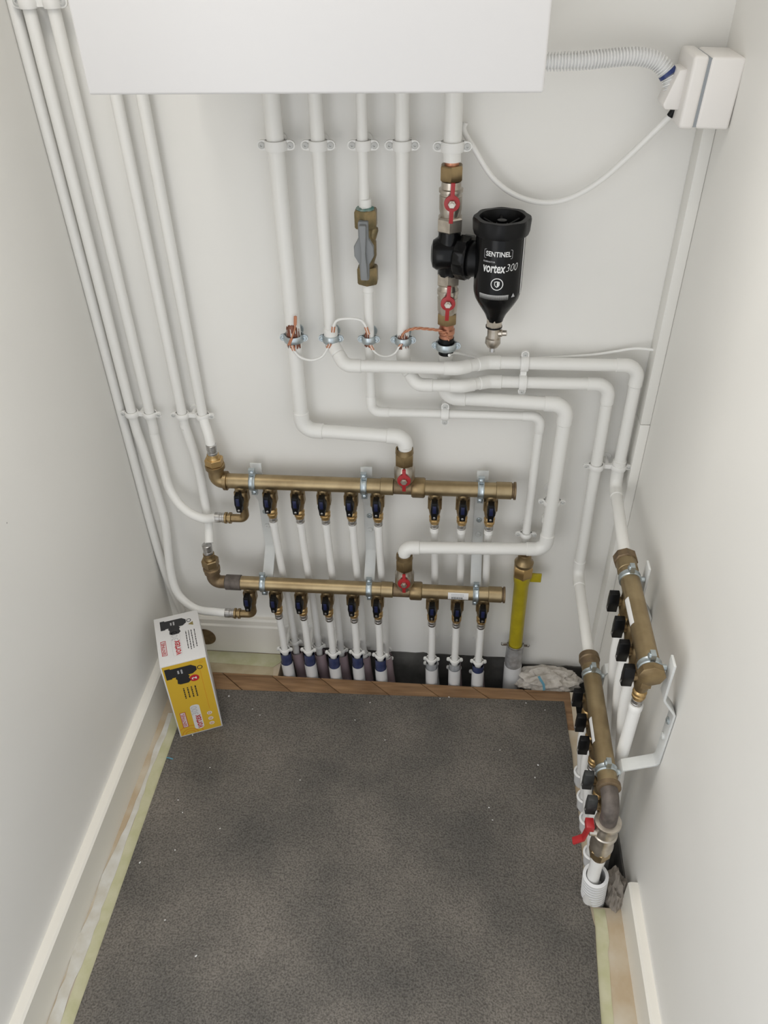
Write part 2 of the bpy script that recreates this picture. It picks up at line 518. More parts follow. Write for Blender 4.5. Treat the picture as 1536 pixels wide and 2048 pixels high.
# masking tape along the floor edges
def ribbon(name, pts_l, pts_r, z, m, label, th=.0006):
    poly = [(x, y, z) for x, y in pts_l] + [(x, y, z) for x, y in reversed(pts_r)]
    return tag(MB().prism(poly, (0, 0, th)).build(name, m), label, 'tape', 'masking tape stuck round the carpet')
ys = [-.22 - j * .021 for j in range(60)]
ribbon('masking_tape', [(-.640 + .004 * noise.noise((0, y * 9, 0)), y) for y in ys], [(-.6145, y) for y in ys], .0002, 'tape_green', 'pale green masking tape along the left edge of the grey carpet')
ribbon('torn_tape', [(-.649 - .012 * min(1, max(0, (-y - .50) / .12)) + .006 * noise.noise((3, y * 14, 0)) + .003 * noise.noise((3, y * 50, 0)), y) for y in ys], [(-.638 + .006 * noise.noise((7, y * 9, 0)) + .003 * noise.noise((9, y * 45, 0)), y) for y in ys], .0009, 'torn_white', 'torn whitish tape strip between left skirting and green tape')
ys2 = [-.608 - j * .02 for j in range(44)]
ribbon('masking_tape', [(.3065 - .011 * min(1, max(0, (-y - .64) / .17)), y) for y in ys2], [(.330 - .012 * min(1, max(0, (-y - .60) / .2)) + .005 * noise.noise((5, y * 13, 0)) + .003 * noise.noise((5, y * 40, 0)), y) for y in ys2], .0002, 'tape_green', 'pale green masking tape right of the carpet near the right skirting')
ribbon('masking_tape', [(-.655, -.088), (-.42, -.088)], [(-.655, -.05), (-.428, -.05)], .0002, 'tape_cream', 'cream masking tape on the floor along the oak boards, by the back skirting')
ribbon('masking_tape', [(-.655, -.056), (-.425, -.062), (-.409, -.045)], [(-.655, -.02), (-.42, -.02), (-.409, -.022)], .001, 'tape_green', 'pale green masking tape against the foot of the back skirting')

# crumbs on the carpet
cm = []
for s in range(3):
    b = MB(); b.ball((0, 0, 0), .0022, 8, (1.3, .8, .6)); 
    b.v = [p + V((random.uniform(-1, 1), random.uniform(-1, 1), random.uniform(-1, 1))) * .0005 for p in b.v]
    cm.append(b.mesh('plaster_crumb', 'print_white'))
for px, py, sc in ((458, 1392, 1.6), (392, 1912, 1.5), (1076, 1530, 1.3), (280, 1725, 1.4), (978, 1615, 1.1), (985, 1640, 1.0), (1070, 1555, 1.0), (880, 1397, 1.0), (898, 1394, 1.2), (1052, 1406, 1.1), (740, 1405, .9), (520, 1430, .9), (356, 1600, .9), (365, 1625, .9), (440, 1657, 1.0), (350, 1700, .9), (1000, 1500, .9), (600, 1560, .8), (770, 1480, .9), (710, 1440, .8), (1090, 1420, .9), (505, 1418, .9), (385, 1470, 1.0), (420, 1535, .8), (330, 1840, .9)):
    p = AZ(px, py, .0068)
    o = bpy.data.objects.new('plaster_crumb', cm[random.randrange(3)])
    COL.objects.link(o)
    o.location = p
    o.scale = (sc * .62,) * 3
    o.rotation_euler = (0, 0, random.uniform(0, 3.1))
    special = {(458, 1392): 'white plaster crumb on the carpet just right of the carton', (392, 1912): 'white plaster crumb alone near the front of the carpet', (1076, 1530): 'white plaster crumb near the right edge of the carpet', (280, 1725): 'white plaster crumb close to the left edge of the carpet'}
    tag(o, special.get((px, py), 'tiny white plaster crumb lying on the dark carpet'), 'crumb', 'plaster crumbs on the carpet')

# rubble lumps in the floor opening
def lump(name, c, r, m, label, seed, f=40, amp=.35):
    bm = bmesh.new()
    bmesh.ops.create_icosphere(bm, subdivisions=4, radius=1)
    for v in bm.verts:
        n = 1 + amp * noise.fractal(v.co * 2.2 + V((seed, 0, 0)), 1.0, 2.1, 5) + .10 * noise.noise(v.co * 9 + V((seed, 4, 0))) + .05 * noise.noise(v.co * 23 + V((seed, 4, 0)))
        v.co = V((v.co.x * r[0], v.co.y * r[1], v.co.z * r[2])) * n
    me = bpy.data.meshes.new(name)
    bm.to_mesh(me); bm.free()
    me.materials.append(MAT[m])
    o = bpy.data.objects.new(name, me)
    COL.objects.link(o)
    o.location = c
    return tag(o, label, 'rubble')
lump('plaster_rubble', (.262, -.048, -.012), (.075, .036, .034), 'plaster', 'crumbly pale plaster heap beside the yellow gas pipe', 3)
lump('broken_concrete', (.352, -.572, -.028), (.023, .040, .086), 'concrete', 'broken grey concrete edge behind the corrugated floor sleeve', 9, amp=.22)

# blue plastic scraps
mat('scrap_blue', (0.10, 0.27, 0.36), 0.5)
p = V((.243, -.083, .022))
b = MB().strap([p + V((-.008, .012, .010)), p + V((-.003, .004, .006)), p + V((.004, -.005, .0)), p + V((.006, -.012, -.012))], (1, .5, .2), .006, .0008)
tag(b.build('plastic_scrap', 'scrap_blue'), 'blue plastic scrap on the plaster heap', 'scrap')
p = AZ(339, 1516, .009)
b = MB().strap([p + V((-.008, .002, -.002)), p + V((-.002, 0, .0005)), p + V((.008, -.001, -.002))], (.1, 1, 0), .003, .0008)
tag(b.build('plastic_scrap', 'scrap_blue'), 'tiny blue plastic scrap at the left carpet edge', 'scrap')

# ================================================================== BOILER
BD = .38
bl, br = A(177, 190, BD), A(1087, 187, BD)
BZ = (bl.z + br.z) / 2
bo = root('wall_boiler', ((bl.x + br.x) / 2, 0, BZ), 'large white wall hung boiler above the pipes', 'boiler')
MB().box((bl.x + .004, -BD + .022, BZ + .004), (br.x - .004, -.004, BZ + .74)).build('case', 'boiler', bo, bevel=.004)
MB().box((bl.x, -BD, BZ), (br.x, -BD + .02, BZ + .745)).build('front_panel', 'boiler', bo, bevel=.003, segs=3)
st = A(383, 195, .34)
MB().tube([(st.x, -.34, BZ + .01), (st.x, -.34, BZ - .005)], .0055, 14).build('outlet_stub', 'copper', bo)

# ================================================================== PIPES
def pipe_run(name, label, path, r, Rf, m='pipe_paint', group='white painted pipes', sock=.017, plain=()):
    P = [V(p) for p in path]
    rt = root(name, P[-1], label, 'pipe', group)
    n = len(P)
    trim = [0.0] * n
    for i in range(1, n - 1):
        u, w = (P[i-1] - P[i]), (P[i+1] - P[i])
        lu, lw = u.length, w.length
        u.normalize(); w.normalize()
        ang = u.angle(w)
        t = min(Rf / math.tan(ang / 2), lu * .46, lw * .46)
        trim[i] = t
        s_u, s_w = min(sock, lu * .49 - t), min(sock, lw * .49 - t)
        s_u, s_w = max(s_u, .002), max(s_w, .002)
        pts = fillet([P[i] + u * (t + s_u), P[i], P[i] + w * (t + s_w)], t * math.tan(ang / 2), 10)
        re = r * 1.13 if i not in plain else r
        a, b = pts[0], pts[-1]
        e1, e2 = (pts[1] - a).normalized(), (pts[-2] - b).normalized()
        pts = [a, a + e1 * .0015] + pts[1:-1] + [b + e2 * .0015, b]
        rr = [r * 1.02, re] + [re] * (len(pts) - 4) + [re, r * 1.02]
        MB().tube(pts, rr, 22).build('elbow', m, rt)
    for i in range(n - 1):
        d = (P[i+1] - P[i]).normalized()
        a, b = P[i] + d * trim[i], P[i+1] - d * trim[i+1]
        MB().tube([a, b], r, 22).build('pipe', m, rt)
    return rt
def collar(rt, p, axis, r, L=.02, m='pipe_paint'):
    MB().lathe(p, axis, [(-L/2, r), (-L/2 + .001, r * 1.15), (L/2 - .001, r * 1.15), (L/2, r)], 22).build('collar', m, rt)

def clip(name, label, P, axis, ear, wall, r, d, m='clip_paint', group=None, cat='pipe clip', offs=(0.0,), h=.011, earlen=.0145, stem=True, sm=None):
    """two-eared clip round a pipe at P; ear = direction of the ears, wall = direction to the wall, d = distance to it"""
    P = V(P); z = V(axis).normalized(); x = (V(ear) - z * V(ear).dot(z)).normalized(); y = z.cross(x)
    if y.dot(V(wall)) < 0:
        z = -z; y = z.cross(x)
    xf = Matrix(((x.x, y.x, z.x, P.x), (x.y, y.y, z.y, P.y), (x.z, y.z, z.z, P.z), (0, 0, 0, 1)))
    rt = root(name, P + y * d, label, cat, group)
    lo, hi = min(offs), max(offs)
    b = MB(xf)
    for o in offs:
        b.lathe((o, 0, -h/2), (0, 0, 1), [(0, r + .0010), (0, r + .0034), (h*.3, r + .0044), (h*.7, r + .0044), (h, r + .0034), (h, r + .0010)], 24, closed=True)
    for sgn, base in ((-1, lo), (1, hi)):
        e0, e1 = base + sgn * (r + .0015), base + sgn * (r + earlen - h/2)
        pts = [(e0, -h*.5), (e1, -h*.5)]
        pts += [(e1 + sgn * h*.5 * math.sin(math.pi*q/8), -h*.5*math.cos(math.pi*q/8)) for q in range(1, 8)]
        pts += [(e1, h*.5), (e0, h*.5)]
        b.prism([(u, -.0025, w) for u, w in pts], (0, .005, 0))
    if len(offs) > 1:
        b.box((lo + r + .001, -.002, -h*.4), (hi - r - .001, .004, h*.4))
    b.build('band', m, rt)
    for sgn, base in ((-1, lo), (1, hi)):
        c = base + sgn * (r + earlen - h*.5)
        s = MB(xf).lathe((c, -.002, 0), (0, -1, 0), [(0, h*.36), (.0018, h*.36), (.0028, h*.26), (.0028, h*.13), (.0012, h*.12)], 14)
        s.build('screw', sm or ('screw_paint' if m == 'clip_paint' else m), rt)
    if stem and d > r + .004:
        mid = (lo + hi) / 2
        s = MB(xf).lathe((mid, r * (.9 if len(offs) == 1 else 0) + .003 * (len(offs) > 1), 0), (0, 1, 0), [(0, .005), (d - .003 - r*.9*(len(offs) == 1) - .003 * (len(offs) > 1), .005)], 12)
        s.lathe((mid, d - .003, 0), (0, 1, 0), [(0, .012), (.003, .0125)], 18)
        s.build('stem', m, rt)
    return rt

UP, WALL, RIGHT = (0, 0, 1), (0, 1, 0), (1, 0, 0)
dP = .035
R28, R22, R15 = .0142, .0112, .0082
topz = BZ + .03
# run 1: boiler to the upper manifold's red valve
x1 = A(565, 420, dP).x
zc1 = A(690, 866, .042).z
p1 = pipe_run('heating_pipe', 'thick white pipe from boiler, leftmost of five, ending at the upper red valve', [(x1, -dP, topz), (x1 - .003, -dP, zc1), (-.089, -.05, zc1), (-.089, -.05, .655)], R28 * .97, .026)
# run 2: crosses in front of the others, then down the right corner to the right wall manifold
x2 = A(645, 420, dP).x
f2 = .068
zf2 = A(800, 734, f2).z
zb2 = A(1100, 727, .032).z
xr2, zr2 = .3345, .585
p2 = pipe_run('heating_pipe', 'white pipe second from left under boiler, crossing to the right corner', [(x2, -dP, topz), (x2, -dP, zf2 + .03), (x2 + .028, -f2, zf2), (A(915, 737, f2).x, -f2, zf2), (A(975, 722, .033).x, -.033, zb2), (xr2, -.033, zb2), (xr2, -.033, zr2), (.322, -.252, zr2)], R22, .024)
# run 3: thin gas pipe
x3 = A(727, 300, dP).x
z3t, z3b = A(728, 420, dP).z, A(735, 572, dP).z
zh3 = A(900, 828, dP).z
xv3 = A(1066, 950, dP).x
pipe_run('gas_pipe', 'thin white pipe from boiler down to the grey gas cock', [(x3, -dP, topz), (x3 - .002, -dP, z3t)], R15 * 1.06, .02)
p3 = pipe_run('gas_pipe', 'thin white pipe from grey gas cock to the yellow sleeved pipe', [(x3, -dP, z3b), (x3 - .002, -dP, zh3), (xv3 + .002, -dP, zh3), (xv3, -dP, A(1047, 1085, dP).z)], R15 * 1.06, .018, plain=())
# run 4
x4 = A(805, 400, dP).x
f4 = .062
zf4 = A(880, 771, f4).z
zb4 = A(1090, 765, .032).z
xr4, zr4 = A(1205, 850, .033).x, .338
p4 = pipe_run('heating_pipe', 'white pipe fourth from left under boiler, running to the right wall', [(x4, -dP, topz), (x4, -dP, zf4 + .032), (x4 + .026, -f4, zf4), (A(925, 773, f4).x, -f4, zf4), (A(978, 764, .033).x, -.033, zb4), (xr4, -.033, zb4), (xr4 + .004, -.033, zr4), (.29, -.272, zr4)], R22, .024)
# run 5: above and below the filter
d5, x5 = .042, -.0145
def z5(py): return A(900, py, d5).z
pipe_run('heating_pipe', 'thick white pipe from boiler to the valve above the black filter', [(x5, -d5, topz), (x5, -d5, z5(322))], R28, .03)
zh5 = A(1010, 800, .036).z
xr5 = A(1120, 900, .045).x
zl5 = A(960, 1093, .062).z
p5 = pipe_run('heating_pipe', 'thick white pipe below black filter looping to the lower red valve', [(x5, -d5, z5(690)), (x5, -.033, z5(712)), (x5, -.030, zh5), (xr5, -.048, zh5), (xr5 - .004, -.062, zl5), (-.088, -.08, zl5 + .004), (-.09, -.08, .405)], R28 * .93, .024, plain=(1,))
collar(p5, (xr5 - .003, -.052, zl5 + .075), UP, R28 * .93, .016)
collar(p2, (xr2, -.033, zr2 + .055), UP, R22, .012)
# reducer painted white above the valve
MB().lathe((x5, -d5, z5(318)), UP, [(0, .0115), (.008, .0125), (.014, .0165), (.024, .0168), (.026, .0145)], 22).build('reducer_socket', 'pipe_paint')
tag(bpy.data.objects['reducer_socket'], 'white painted pipe reducer just above the upper filter valve', 'pipe fitting')

# left group: five pipes in the left corner
rL = .0098
TU = V((A(485, 1000, .05).x - .060, -.05, .574 - .1005))     # where the two side outlets take their pipes
TL = V((A(502, 1200, .08).x - .060, -.08, .309 - .1005))
dl = .022
L1 = [A(60, 20, dl), A(120, 260, dl), A(187, 520, dl), A(265, 828, dl), A(287, 899, dl), A(319, 1002, .024), A(331, 1052, .03), A(341, 1140, .04), A(352, 1180, .05), A(370, 1203, .06), A(396, 1219, .07), TL + V((-.030, 0, .001)), TL]
L1[0] = V((L1[1].x, -dl, 1.75)); 
for q in (1, 2, 3): L1[q].x = -.6465
L1[0].x = -.6465
L2 = [A(165, 240, dl), A(300, 828, dl), A(309, 870, dl), A(325, 929, .028), A(337, 972, .036), A(354, 1002, .048), A(378, 1025, .060), A(407, 1037, .064), TU + V((-.010, -.002, 0)), TU]
L2[0] = V((-.609, -dl, 1.75)); L2[1].x = -.609
L2.insert(1, V((-.609, -dl, 1.1)))
L3 = [A(367, 828, dl), A(369, 850, dl), A(395, 929, dl), A(412, 1016, .033), A(417, 1052, .052), A(418.5, 1086, .079)]
L3[0].x = -.5415
L3[:0] = [V((-.5415, -dl, 1.75)), V((-.5415, -dl, 1.1))]
L4 = [V(q) for q in ((-.4995, -dl, 1.75), (-.4995, -dl, 1.1), (-.4995, -dl, .735), (-.4965, -.029, .707), (-.4885, -.041, .680), (-.4845, -.0475, .655))]
def hose(name, label, pts, r, m='hose', group=None, cat='pipe', sm=10):
    rt = root(name, pts[-1], label, cat, group)
    MB().tube(smooth_path(pts, sm), r, 18).build('pipe', m, rt)
    return rt
GL = 'white pipes in the left corner'
h1 = hose('white_pipe', 'white pipe second from left corner, curving behind the carton to the lower manifold', L1, rL, 'pipe_paint', GL)
h2 = hose('white_pipe', 'white pipe in left corner bending right into the upper manifold side outlet', L2, rL, 'pipe_paint', GL)
h3 = hose('white_pipe', 'white pipe dropping to the lower manifold left elbow', L3, rL, 'pipe_paint', GL)
h4 = hose('white_pipe', 'white pipe dropping to the upper manifold left elbow', L4, rL, 'pipe_paint', GL)
h0 = hose('white_pipe', 'white pipe tight in the left wall corner behind the others', [(XL + .0095, -.0105, 1.75), (XL + .0095, -.0105, 1.0), (XL + .0095, -.0105, .6), (XL + .012, -.0105, .3), (XL + .03, -.0105, .135)], .0092, 'pipe_paint', GL)
z = A(290, 828, dl).z
clip('double_pipe_clip', 'white double clip on the two pipes next to the left corner, mid wall', ((-.6465 - .609) / 2, -dl, z), UP, RIGHT, WALL, rL, dl, offs=(-.01875, .01875), group='white pipe clips', earlen=.0142)
clip('double_pipe_clip', 'white double clip on the pipes dropping to the manifold elbows', ((-.5415 - .4995) / 2, -dl, z), UP, RIGHT, WALL, rL, dl, offs=(-.021, .021), group='white pipe clips', earlen=.0142)
ztop = A(80, 4, .035).z
clip('double_pipe_clip', 'white double clip in the top left corner of the picture', ((-.6465 - .609) / 2, -dl, ztop), UP, RIGHT, WALL, rL, dl, offs=(-.01875, .01875), group='white pipe clips', earlen=.0142, h=.018)

# single clips under the boiler
zc = A(720, 290, dP).z
for nm, x, r, d, lab in (('p1', x1, R28, dP, 'white clip on the leftmost thick pipe under boiler'), ('p2', x2, R22, dP, 'white clip on second pipe from left under boiler'), ('p3', x3, R15 * 1.06, dP, 'white clip on the thin gas pipe under boiler'), ('p4', x4, R22, dP, 'white clip on fourth pipe from left under boiler'), ('p5', x5, R28, d5, 'white clip on the thick pipe above the black filter')):
    clip('pipe_clip', lab, (x, -d, zc), UP, RIGHT, WALL, r, d, group='white pipe clips', h=.0148, earlen=.0162)
# shiny clamps lower down
zk = A(740, 678, dP).z
for x, r, d, lab in ((x1 - .002, R28, dP, 'zinc clamp on leftmost thick pipe with stripped paint'), (x2, R22, dP, 'zinc clamp on second pipe from left'), (x3 - .002, R15 * 1.06, dP, 'zinc clamp on the thin gas pipe'), (x4, R22, dP, 'zinc clamp on fourth pipe from left'), (x5, R28, d5, 'zinc clamp on the pipe below the black filter')):
    clip('earth_clamp', lab, (x, -d, zk - (.006 if d > .04 else 0)), UP, RIGHT, WALL, r * 1.05, d, 'zinc', group='zinc clamps in a row', cat='pipe clamp', h=.013, earlen=.0112)
# bare copper where the paint has been scraped off, at each clamp
for x, r, d, zz0, zz1 in ((x1 - .002, R28 * .97, dP, zk - .018, zk + .034), (x2, R22, dP, zk - .016, zk + .022), (x3 - .002, R15 * 1.06, dP, zk - .014, zk + .024), (x4, R22, dP, zk - .016, zk + .020)):
    b = MB()
    n, m = 20, 6
    verts, faces = [], []
    for j in range(m + 1):
        for q in range(n + 1):
            a = math.radians(-62 + 124 * q / n)
            top = zz1 - .006 * abs(noise.noise((q * .9, x * 50, 1))) * 2 - .010 * abs(2 * q / n - 1)
            bot = zz0 + .006 * abs(noise.noise((q * .8, x * 50, 7))) * 2
            verts.append((x + (r + .0004) * math.sin(a), -d - (r + .0004) * math.cos(a), bot + (top - bot) * j / m))
    for j in range(m):
        for q in range(n):
            if noise.noise((q * .55, j * .3, x * 40)) < .28:
                faces.append((j*(n+1)+q, j*(n+1)+q+1, (j+1)*(n+1)+q+1, (j+1)*(n+1)+q))
    b.add(verts, faces)
    o = b.build('bare_copper', 'copper_dull')
    par = {round(x1 - .002, 4): p1, round(x2, 4): p2, round(x3 - .002, 4): p3, round(x4, 4): p4}[round(x, 4)]
    o.parent = par
    o.location = W[o] - W[par]
    tag(o, 'scraped brown bare copper patch')
# clips on horizontal and right hand pipes
pc = A(1047, 744, .033)
zz = (zb2 + zb4) / 2
clip('double_pipe_clip', 'white double clip across the two horizontal pipes under the filter drain', (pc.x, -.033, zz), RIGHT, UP, WALL, R22, .033, offs=(-(zb2 - zb4) / 2, (zb2 - zb4) / 2), group='white pipe clips', h=.014, earlen=.0142)
pc = A(890, 828, dP)
clip('pipe_clip', 'white clip on the thin horizontal gas pipe', (pc.x, -dP, zh3), RIGHT, UP, WALL, R15 * 1.06, dP, group='white pipe clips', h=.0148, earlen=.0162)
zq = A(1200, 932, .033).z
clip('double_pipe_clip', 'white double clip on the two vertical pipes near the right corner', ((xr2 + xr4 + .002) / 2, -.033, zq), UP, RIGHT, WALL, R22, .033, offs=(-(xr2 - xr4 - .002) / 2, (xr2 - xr4 - .002) / 2), group='white pipe clips', earlen=.0142)
zq = A(1107, 1003, .05).z
clip('pipe_clip', 'white clip on the thick vertical pipe right of upper manifold', (xr5 - .0025, -.0505, zq), UP, RIGHT, WALL, R28 * .95, .0505, group='white pipe clips', earlen=.0142)
zq = A(1052, 1068, dP).z
clip('pipe_clip', 'white clip on the thin gas pipe above the yellow sleeve', (xv3, -dP, zq), UP, RIGHT, WALL, R15 * 1.06, dP, group='white pipe clips', earlen=.0142)

# ================================================================== GAS TAIL
zg0, zg1, zg2, zg3 = A(1046, 1108, dP).z, A(1044, 1148, dP).z, A(1030, 1290, dP).z, -.1
xg = A(1045, 1150, dP).x
gf = root('gas_fitting', (xg, -dP, zg1), 'brass hexagonal gas fitting on top of the yellow sleeved pipe', 'pipe fitting')
hh = zg0 - zg1
MB().tube([(xg - .002, -dP, zg0 + .03), (xg - .002, -dP, zg0 - .01)], .0095, 16).build('tail', 'brass_dull', gf)
b = MB().lathe((xg, -dP, zg1), UP, [(hh*.42, .0165), (hh*.50, .0208), (hh*.62, .0212), (hh*.70, .0175), (hh*.80, .0150), (hh*.98, .0145), (hh*1.02, .012)], 22)
b.build('body', 'brass', gf)
MB().hexnut((xg, -dP, zg1), UP, -.004, hh*.48, .0225).build('nut', 'brass_bright', gf)
MB().box((xg + .016, -dP - .004, zg1 - .02), (xg + .042, -dP + .001, zg1 + .004)).build('tag', 'yellow_sleeve', gf, bevel=.001)
gy = root('yellow_pipe', (xg, -dP, -.1), 'bright yellow sleeved gas pipe rising from the floor', 'pipe')
MB().tube([(xg, -dP, zg1 + .002), (xg, -dP, zg1 - .012), (xg, -dP, zg1 - .03), (xg + .001, -dP, .2), (xg + .003, -dP, zg2)], [.0195, .0195, .0165, .0162, .0162], 22).build('yellow_sleeve', 'yellow_sleeve', gy)
MB().tube([(xg + .003, -dP, zg2 + .002), (xg + .003, -dP, .03)], .021, 22).build('grey_wrap', 'foil', gy)
MB().tube([(xg + .003, -dP, .032), (xg + .006, -dP, -.1)], .0215, 22).build('floor_sleeve', 'sleeve_white', gy)
clip('pipe_clip', 'steel clip at the foot of the yellow gas pipe', (xg + .003, -dP, zg2 + .002), UP, RIGHT, WALL, .0165, dP, 'steel', group='steel clips', earlen=.018, h=.008)

# ================================================================== GREY GAS COCK ON THE THIN PIPE
zt, zb_ = z3t, z3b
gc = root('gas_cock', (x3, -dP, zb_), 'brass gas cock with grey butterfly lever and green corrosion', 'valve')
b = MB().hexnut((x3, -dP, zt), UP, -.028, .002, .0205); b.build('nut', 'brass_green', gc)
b = MB().lathe((x3, -dP, zt + .001), UP, [(0, .016), (.003, .0145), (.0045, .0105)], 16); b.v = [p + V((noise.noise(p * 300), noise.noise(p * 320), noise.noise(p * 280))) * .0022 for p in b.v]; tag(b.build('corrosion', 'verdigris', gc), 'green corrosion crust')
b = MB().hexnut((x3, -dP, zb_), UP, .006, .036, .0195); b.build('nut', 'brass_green', gc)
L = zt - zb_
b = MB().lathe((x3, -dP, zb_), UP, [(.03, .012), (L*.33, .0125), (L*.42, .0165), (L*.6, .0165), (L*.68, .0125), (L - .024, .012)], 22)
b.lathe((x3 + .010, -dP, zb_ + L*.70), (.35, 0, 1), [(-.022, .006), (-.016, .0085), (-.004, .0085), (.008, .008), (.012, .0065)], 16)
b.build('body', 'brass_green', gc)
yc = -dP - .026
zm = A(727, 506, dP + .03).z
xm = A(727, 506, dP + .03).x
out = [(-.0085, .050), (.0085, .050), (.0085, .022), (.0165, .008), (.0165, -.008), (.0085, -.022), (.0075, -.050), (-.0075, -.050), (-.0085, -.022), (-.0165, -.008), (-.0165, .008), (-.0085, .022)]
b = MB().prism([(xm + u, yc, zm + w) for u, w in out], (0, .012, 0)); b.build('lever', 'grey_plastic', gc, bevel=.003)
b = MB().prism([(xm + u, yc - .009, zm + w) for u, w in [(-.006, .046), (.006, .046), (.005, .02), (.0035, 0), (.005, -.02), (.006, -.046), (-.006, -.046), (-.005, -.02), (-.0035, 0), (-.005, .02)]], (0, .012, 0)); b.build('lever_grip', 'grey_plastic', gc, bevel=.002)
MB().lathe((x3, -dP, zb_ + .002), UP, [(-.012, R15 * 1.06), (-.011, R15*1.25), (0, R15*1.25), (.004, R15)], 20).build('white_collar', 'pipe_paint', gc)
MB().lathe((x3, -dP, zt + .002), UP, [(-.004, R15), (0, R15*1.25), (.016, R15*1.25), (.017, R15 * 1.06)], 20).build('white_collar', 'pipe_paint', gc)

# ================================================================== RED LEVER VALVES
def lever(rt, c, face, up, half, rd, m='red'):
    """butterfly lever: disc with two wings, lying in the plane facing `face`"""
    f = V(face).normalized(); u = V(up).normalized(); s = u.cross(f)
    xf = Matrix(((s.x, u.x, f.x, c[0]), (s.y, u.y, f.y, c[1]), (s.z, u.z, f.z, c[2]), (0, 0, 0, 1)))
    lv = MB(xf)
    n = 20
    wv = rd * .27
    pts = []
    a0 = math.asin(wv / rd)
    for q in range(n + 1):
        a = -math.pi/2 + a0 + (math.pi - 2*a0) * q / n
        pts.append((rd*math.cos(a), rd*math.sin(a)))
    pts += [(wv, half), (-wv, half)]
    for q in range(n + 1):
        a = math.pi/2 + a0 + (math.pi - 2*a0) * q / n
        pts.append((rd*math.cos(a), rd*math.sin(a)))
    pts += [(-wv, -half), (wv, -half)]
    lv.prism([(x, y, -.0025) for x, y in pts], (0, 0, .005))
    o = lv.build('lever', m, rt, bevel=.0007)
    MB(xf).hexnut((0, 0, .002), (0, 0, 1), 0, .0055, rd * .52, hint=(1, 0, 0)).lathe((0, 0, .007), (0, 0, 1), [(0, rd*.28), (.0035, rd*.28)], 12, hint=(1, 0, 0)).build('lever_nut', 'nickel', o)
    MB(xf).lathe((0, 0, -.014), (0, 0, 1), [(0, rd*.45), (.012, rd*.45)], 12, hint=(1, 0, 0)).build('stem', 'nickel', rt)
    return o
# above the filter
va = root('isolating_valve', (x5, -d5, z5(460)), 'nickel valve with red lever directly above the black filter', 'valve', 'red lever valves')
MB().hexnut((x5, -d5, 0), UP, z5(360), z5(329), .0195).build('nut', 'brass', va)
za, zb = z5(434), z5(362)
h = zb - za
MB().lathe((x5, -d5, za), UP, [(0, .0155), (h*.12, .017), (h*.25, .0185), (h*.62, .0185), (h*.64, .0172), (h*.70, .0172), (h*.72, .0195), (h*.80, .0195), (h*.82, .0165), (h, .0155)], 26).build('body', 'nickel', va)
MB().hexnut((x5, -d5, 0), UP, z5(461), z5(432), .0225).build('nut', 'nickel', va)
lc = A(904, 407, d5 + .028)
lever(va, lc, (0, -1, 0), (.03, 0, 1), .031, .0125)
MB().tube([(x5, -d5, z5(332)), (x5, -d5, z5(322))], .0115, 18).build('pipe_end', 'copper', va)
# below the filter
vb = root('isolating_valve', (x5, -d5, z5(648)), 'nickel valve with red lever directly below the black filter', 'valve', 'red lever valves')
MB().hexnut((x5, -d5, 0), UP, z5(568), z5(544), .0205).build('nut', 'nickel', vb)
za, zb = z5(628), z5(566)
h = zb - za
MB().lathe((x5, -d5, za), UP, [(0, .015), (h*.15, .0172), (h*.55, .0178), (h*.58, .0165), (h*.66, .0165), (h*.68, .0185), (h*.80, .0185), (h*.84, .0165), (h, .0155)], 26).build('body', 'nickel', vb)
MB().hexnut((x5, -d5, 0), UP, z5(646), z5(624), .0185).build('nut', 'brass', vb)
lc = A(896, 607, d5 + .028)
lever(vb, lc, (0, -1, 0), (.04, 0, 1), .031, .0125)
b = MB().tube([(x5, -d5, z5(646)), (x5, -d5, z5(692))], .0128, 20)
b.lathe((x5, -d5, z5(662)), UP, [(-.006, .0128), (-.004, .0145), (.004, .0145), (.006, .0128)], 20)
b.build('pipe_end', 'copper', vb)
b = MB().lathe((x5, -d5, zk - .006), UP, [(-.016, .0136), (.016, .0136)], 20); b.build('rubber_liner', 'black', vb)
# on the manifolds
def manifold_valve(label, d, py0, py1, py2, lev):
    x = A(809, py1, d).x
    za, zb, zc_ = A(809, py2, d).z, A(809, py1, d).z, A(809, py0, d).z
    rt = root('isolating_valve', (x, -d, za), label, 'valve', 'red lever valves')
    MB().hexnut((x, -d, 0), UP, zb - .002, zc_ - .008, .0195).lathe((x, -d, zc_ - .010), UP, [(0, .0185), (.010, .0175), (.010, .0145), (.004, .0142)], 20).build('nut', 'brass', rt)
    h = zb - za
    MB().lathe((x, -d, za), UP, [(-.006, .014), (h*.15, .0175), (h*.3, .0212), (h*.75, .0212), (h*.84, .0185), (h, .0175)], 26).build('body', 'nickel', rt)
    lever(rt, A(808, lev, d + .026), (0, -1, 0), (0, 0, 1), .026, .0135)
    return rt
manifold_valve('dull nickel valve with red lever on the upper brass manifold', .05, 897, 927, 966, 961)
manifold_valve('dull nickel valve with red lever on the lower brass manifold', .08, 1109, 1136, 1174, 1167)

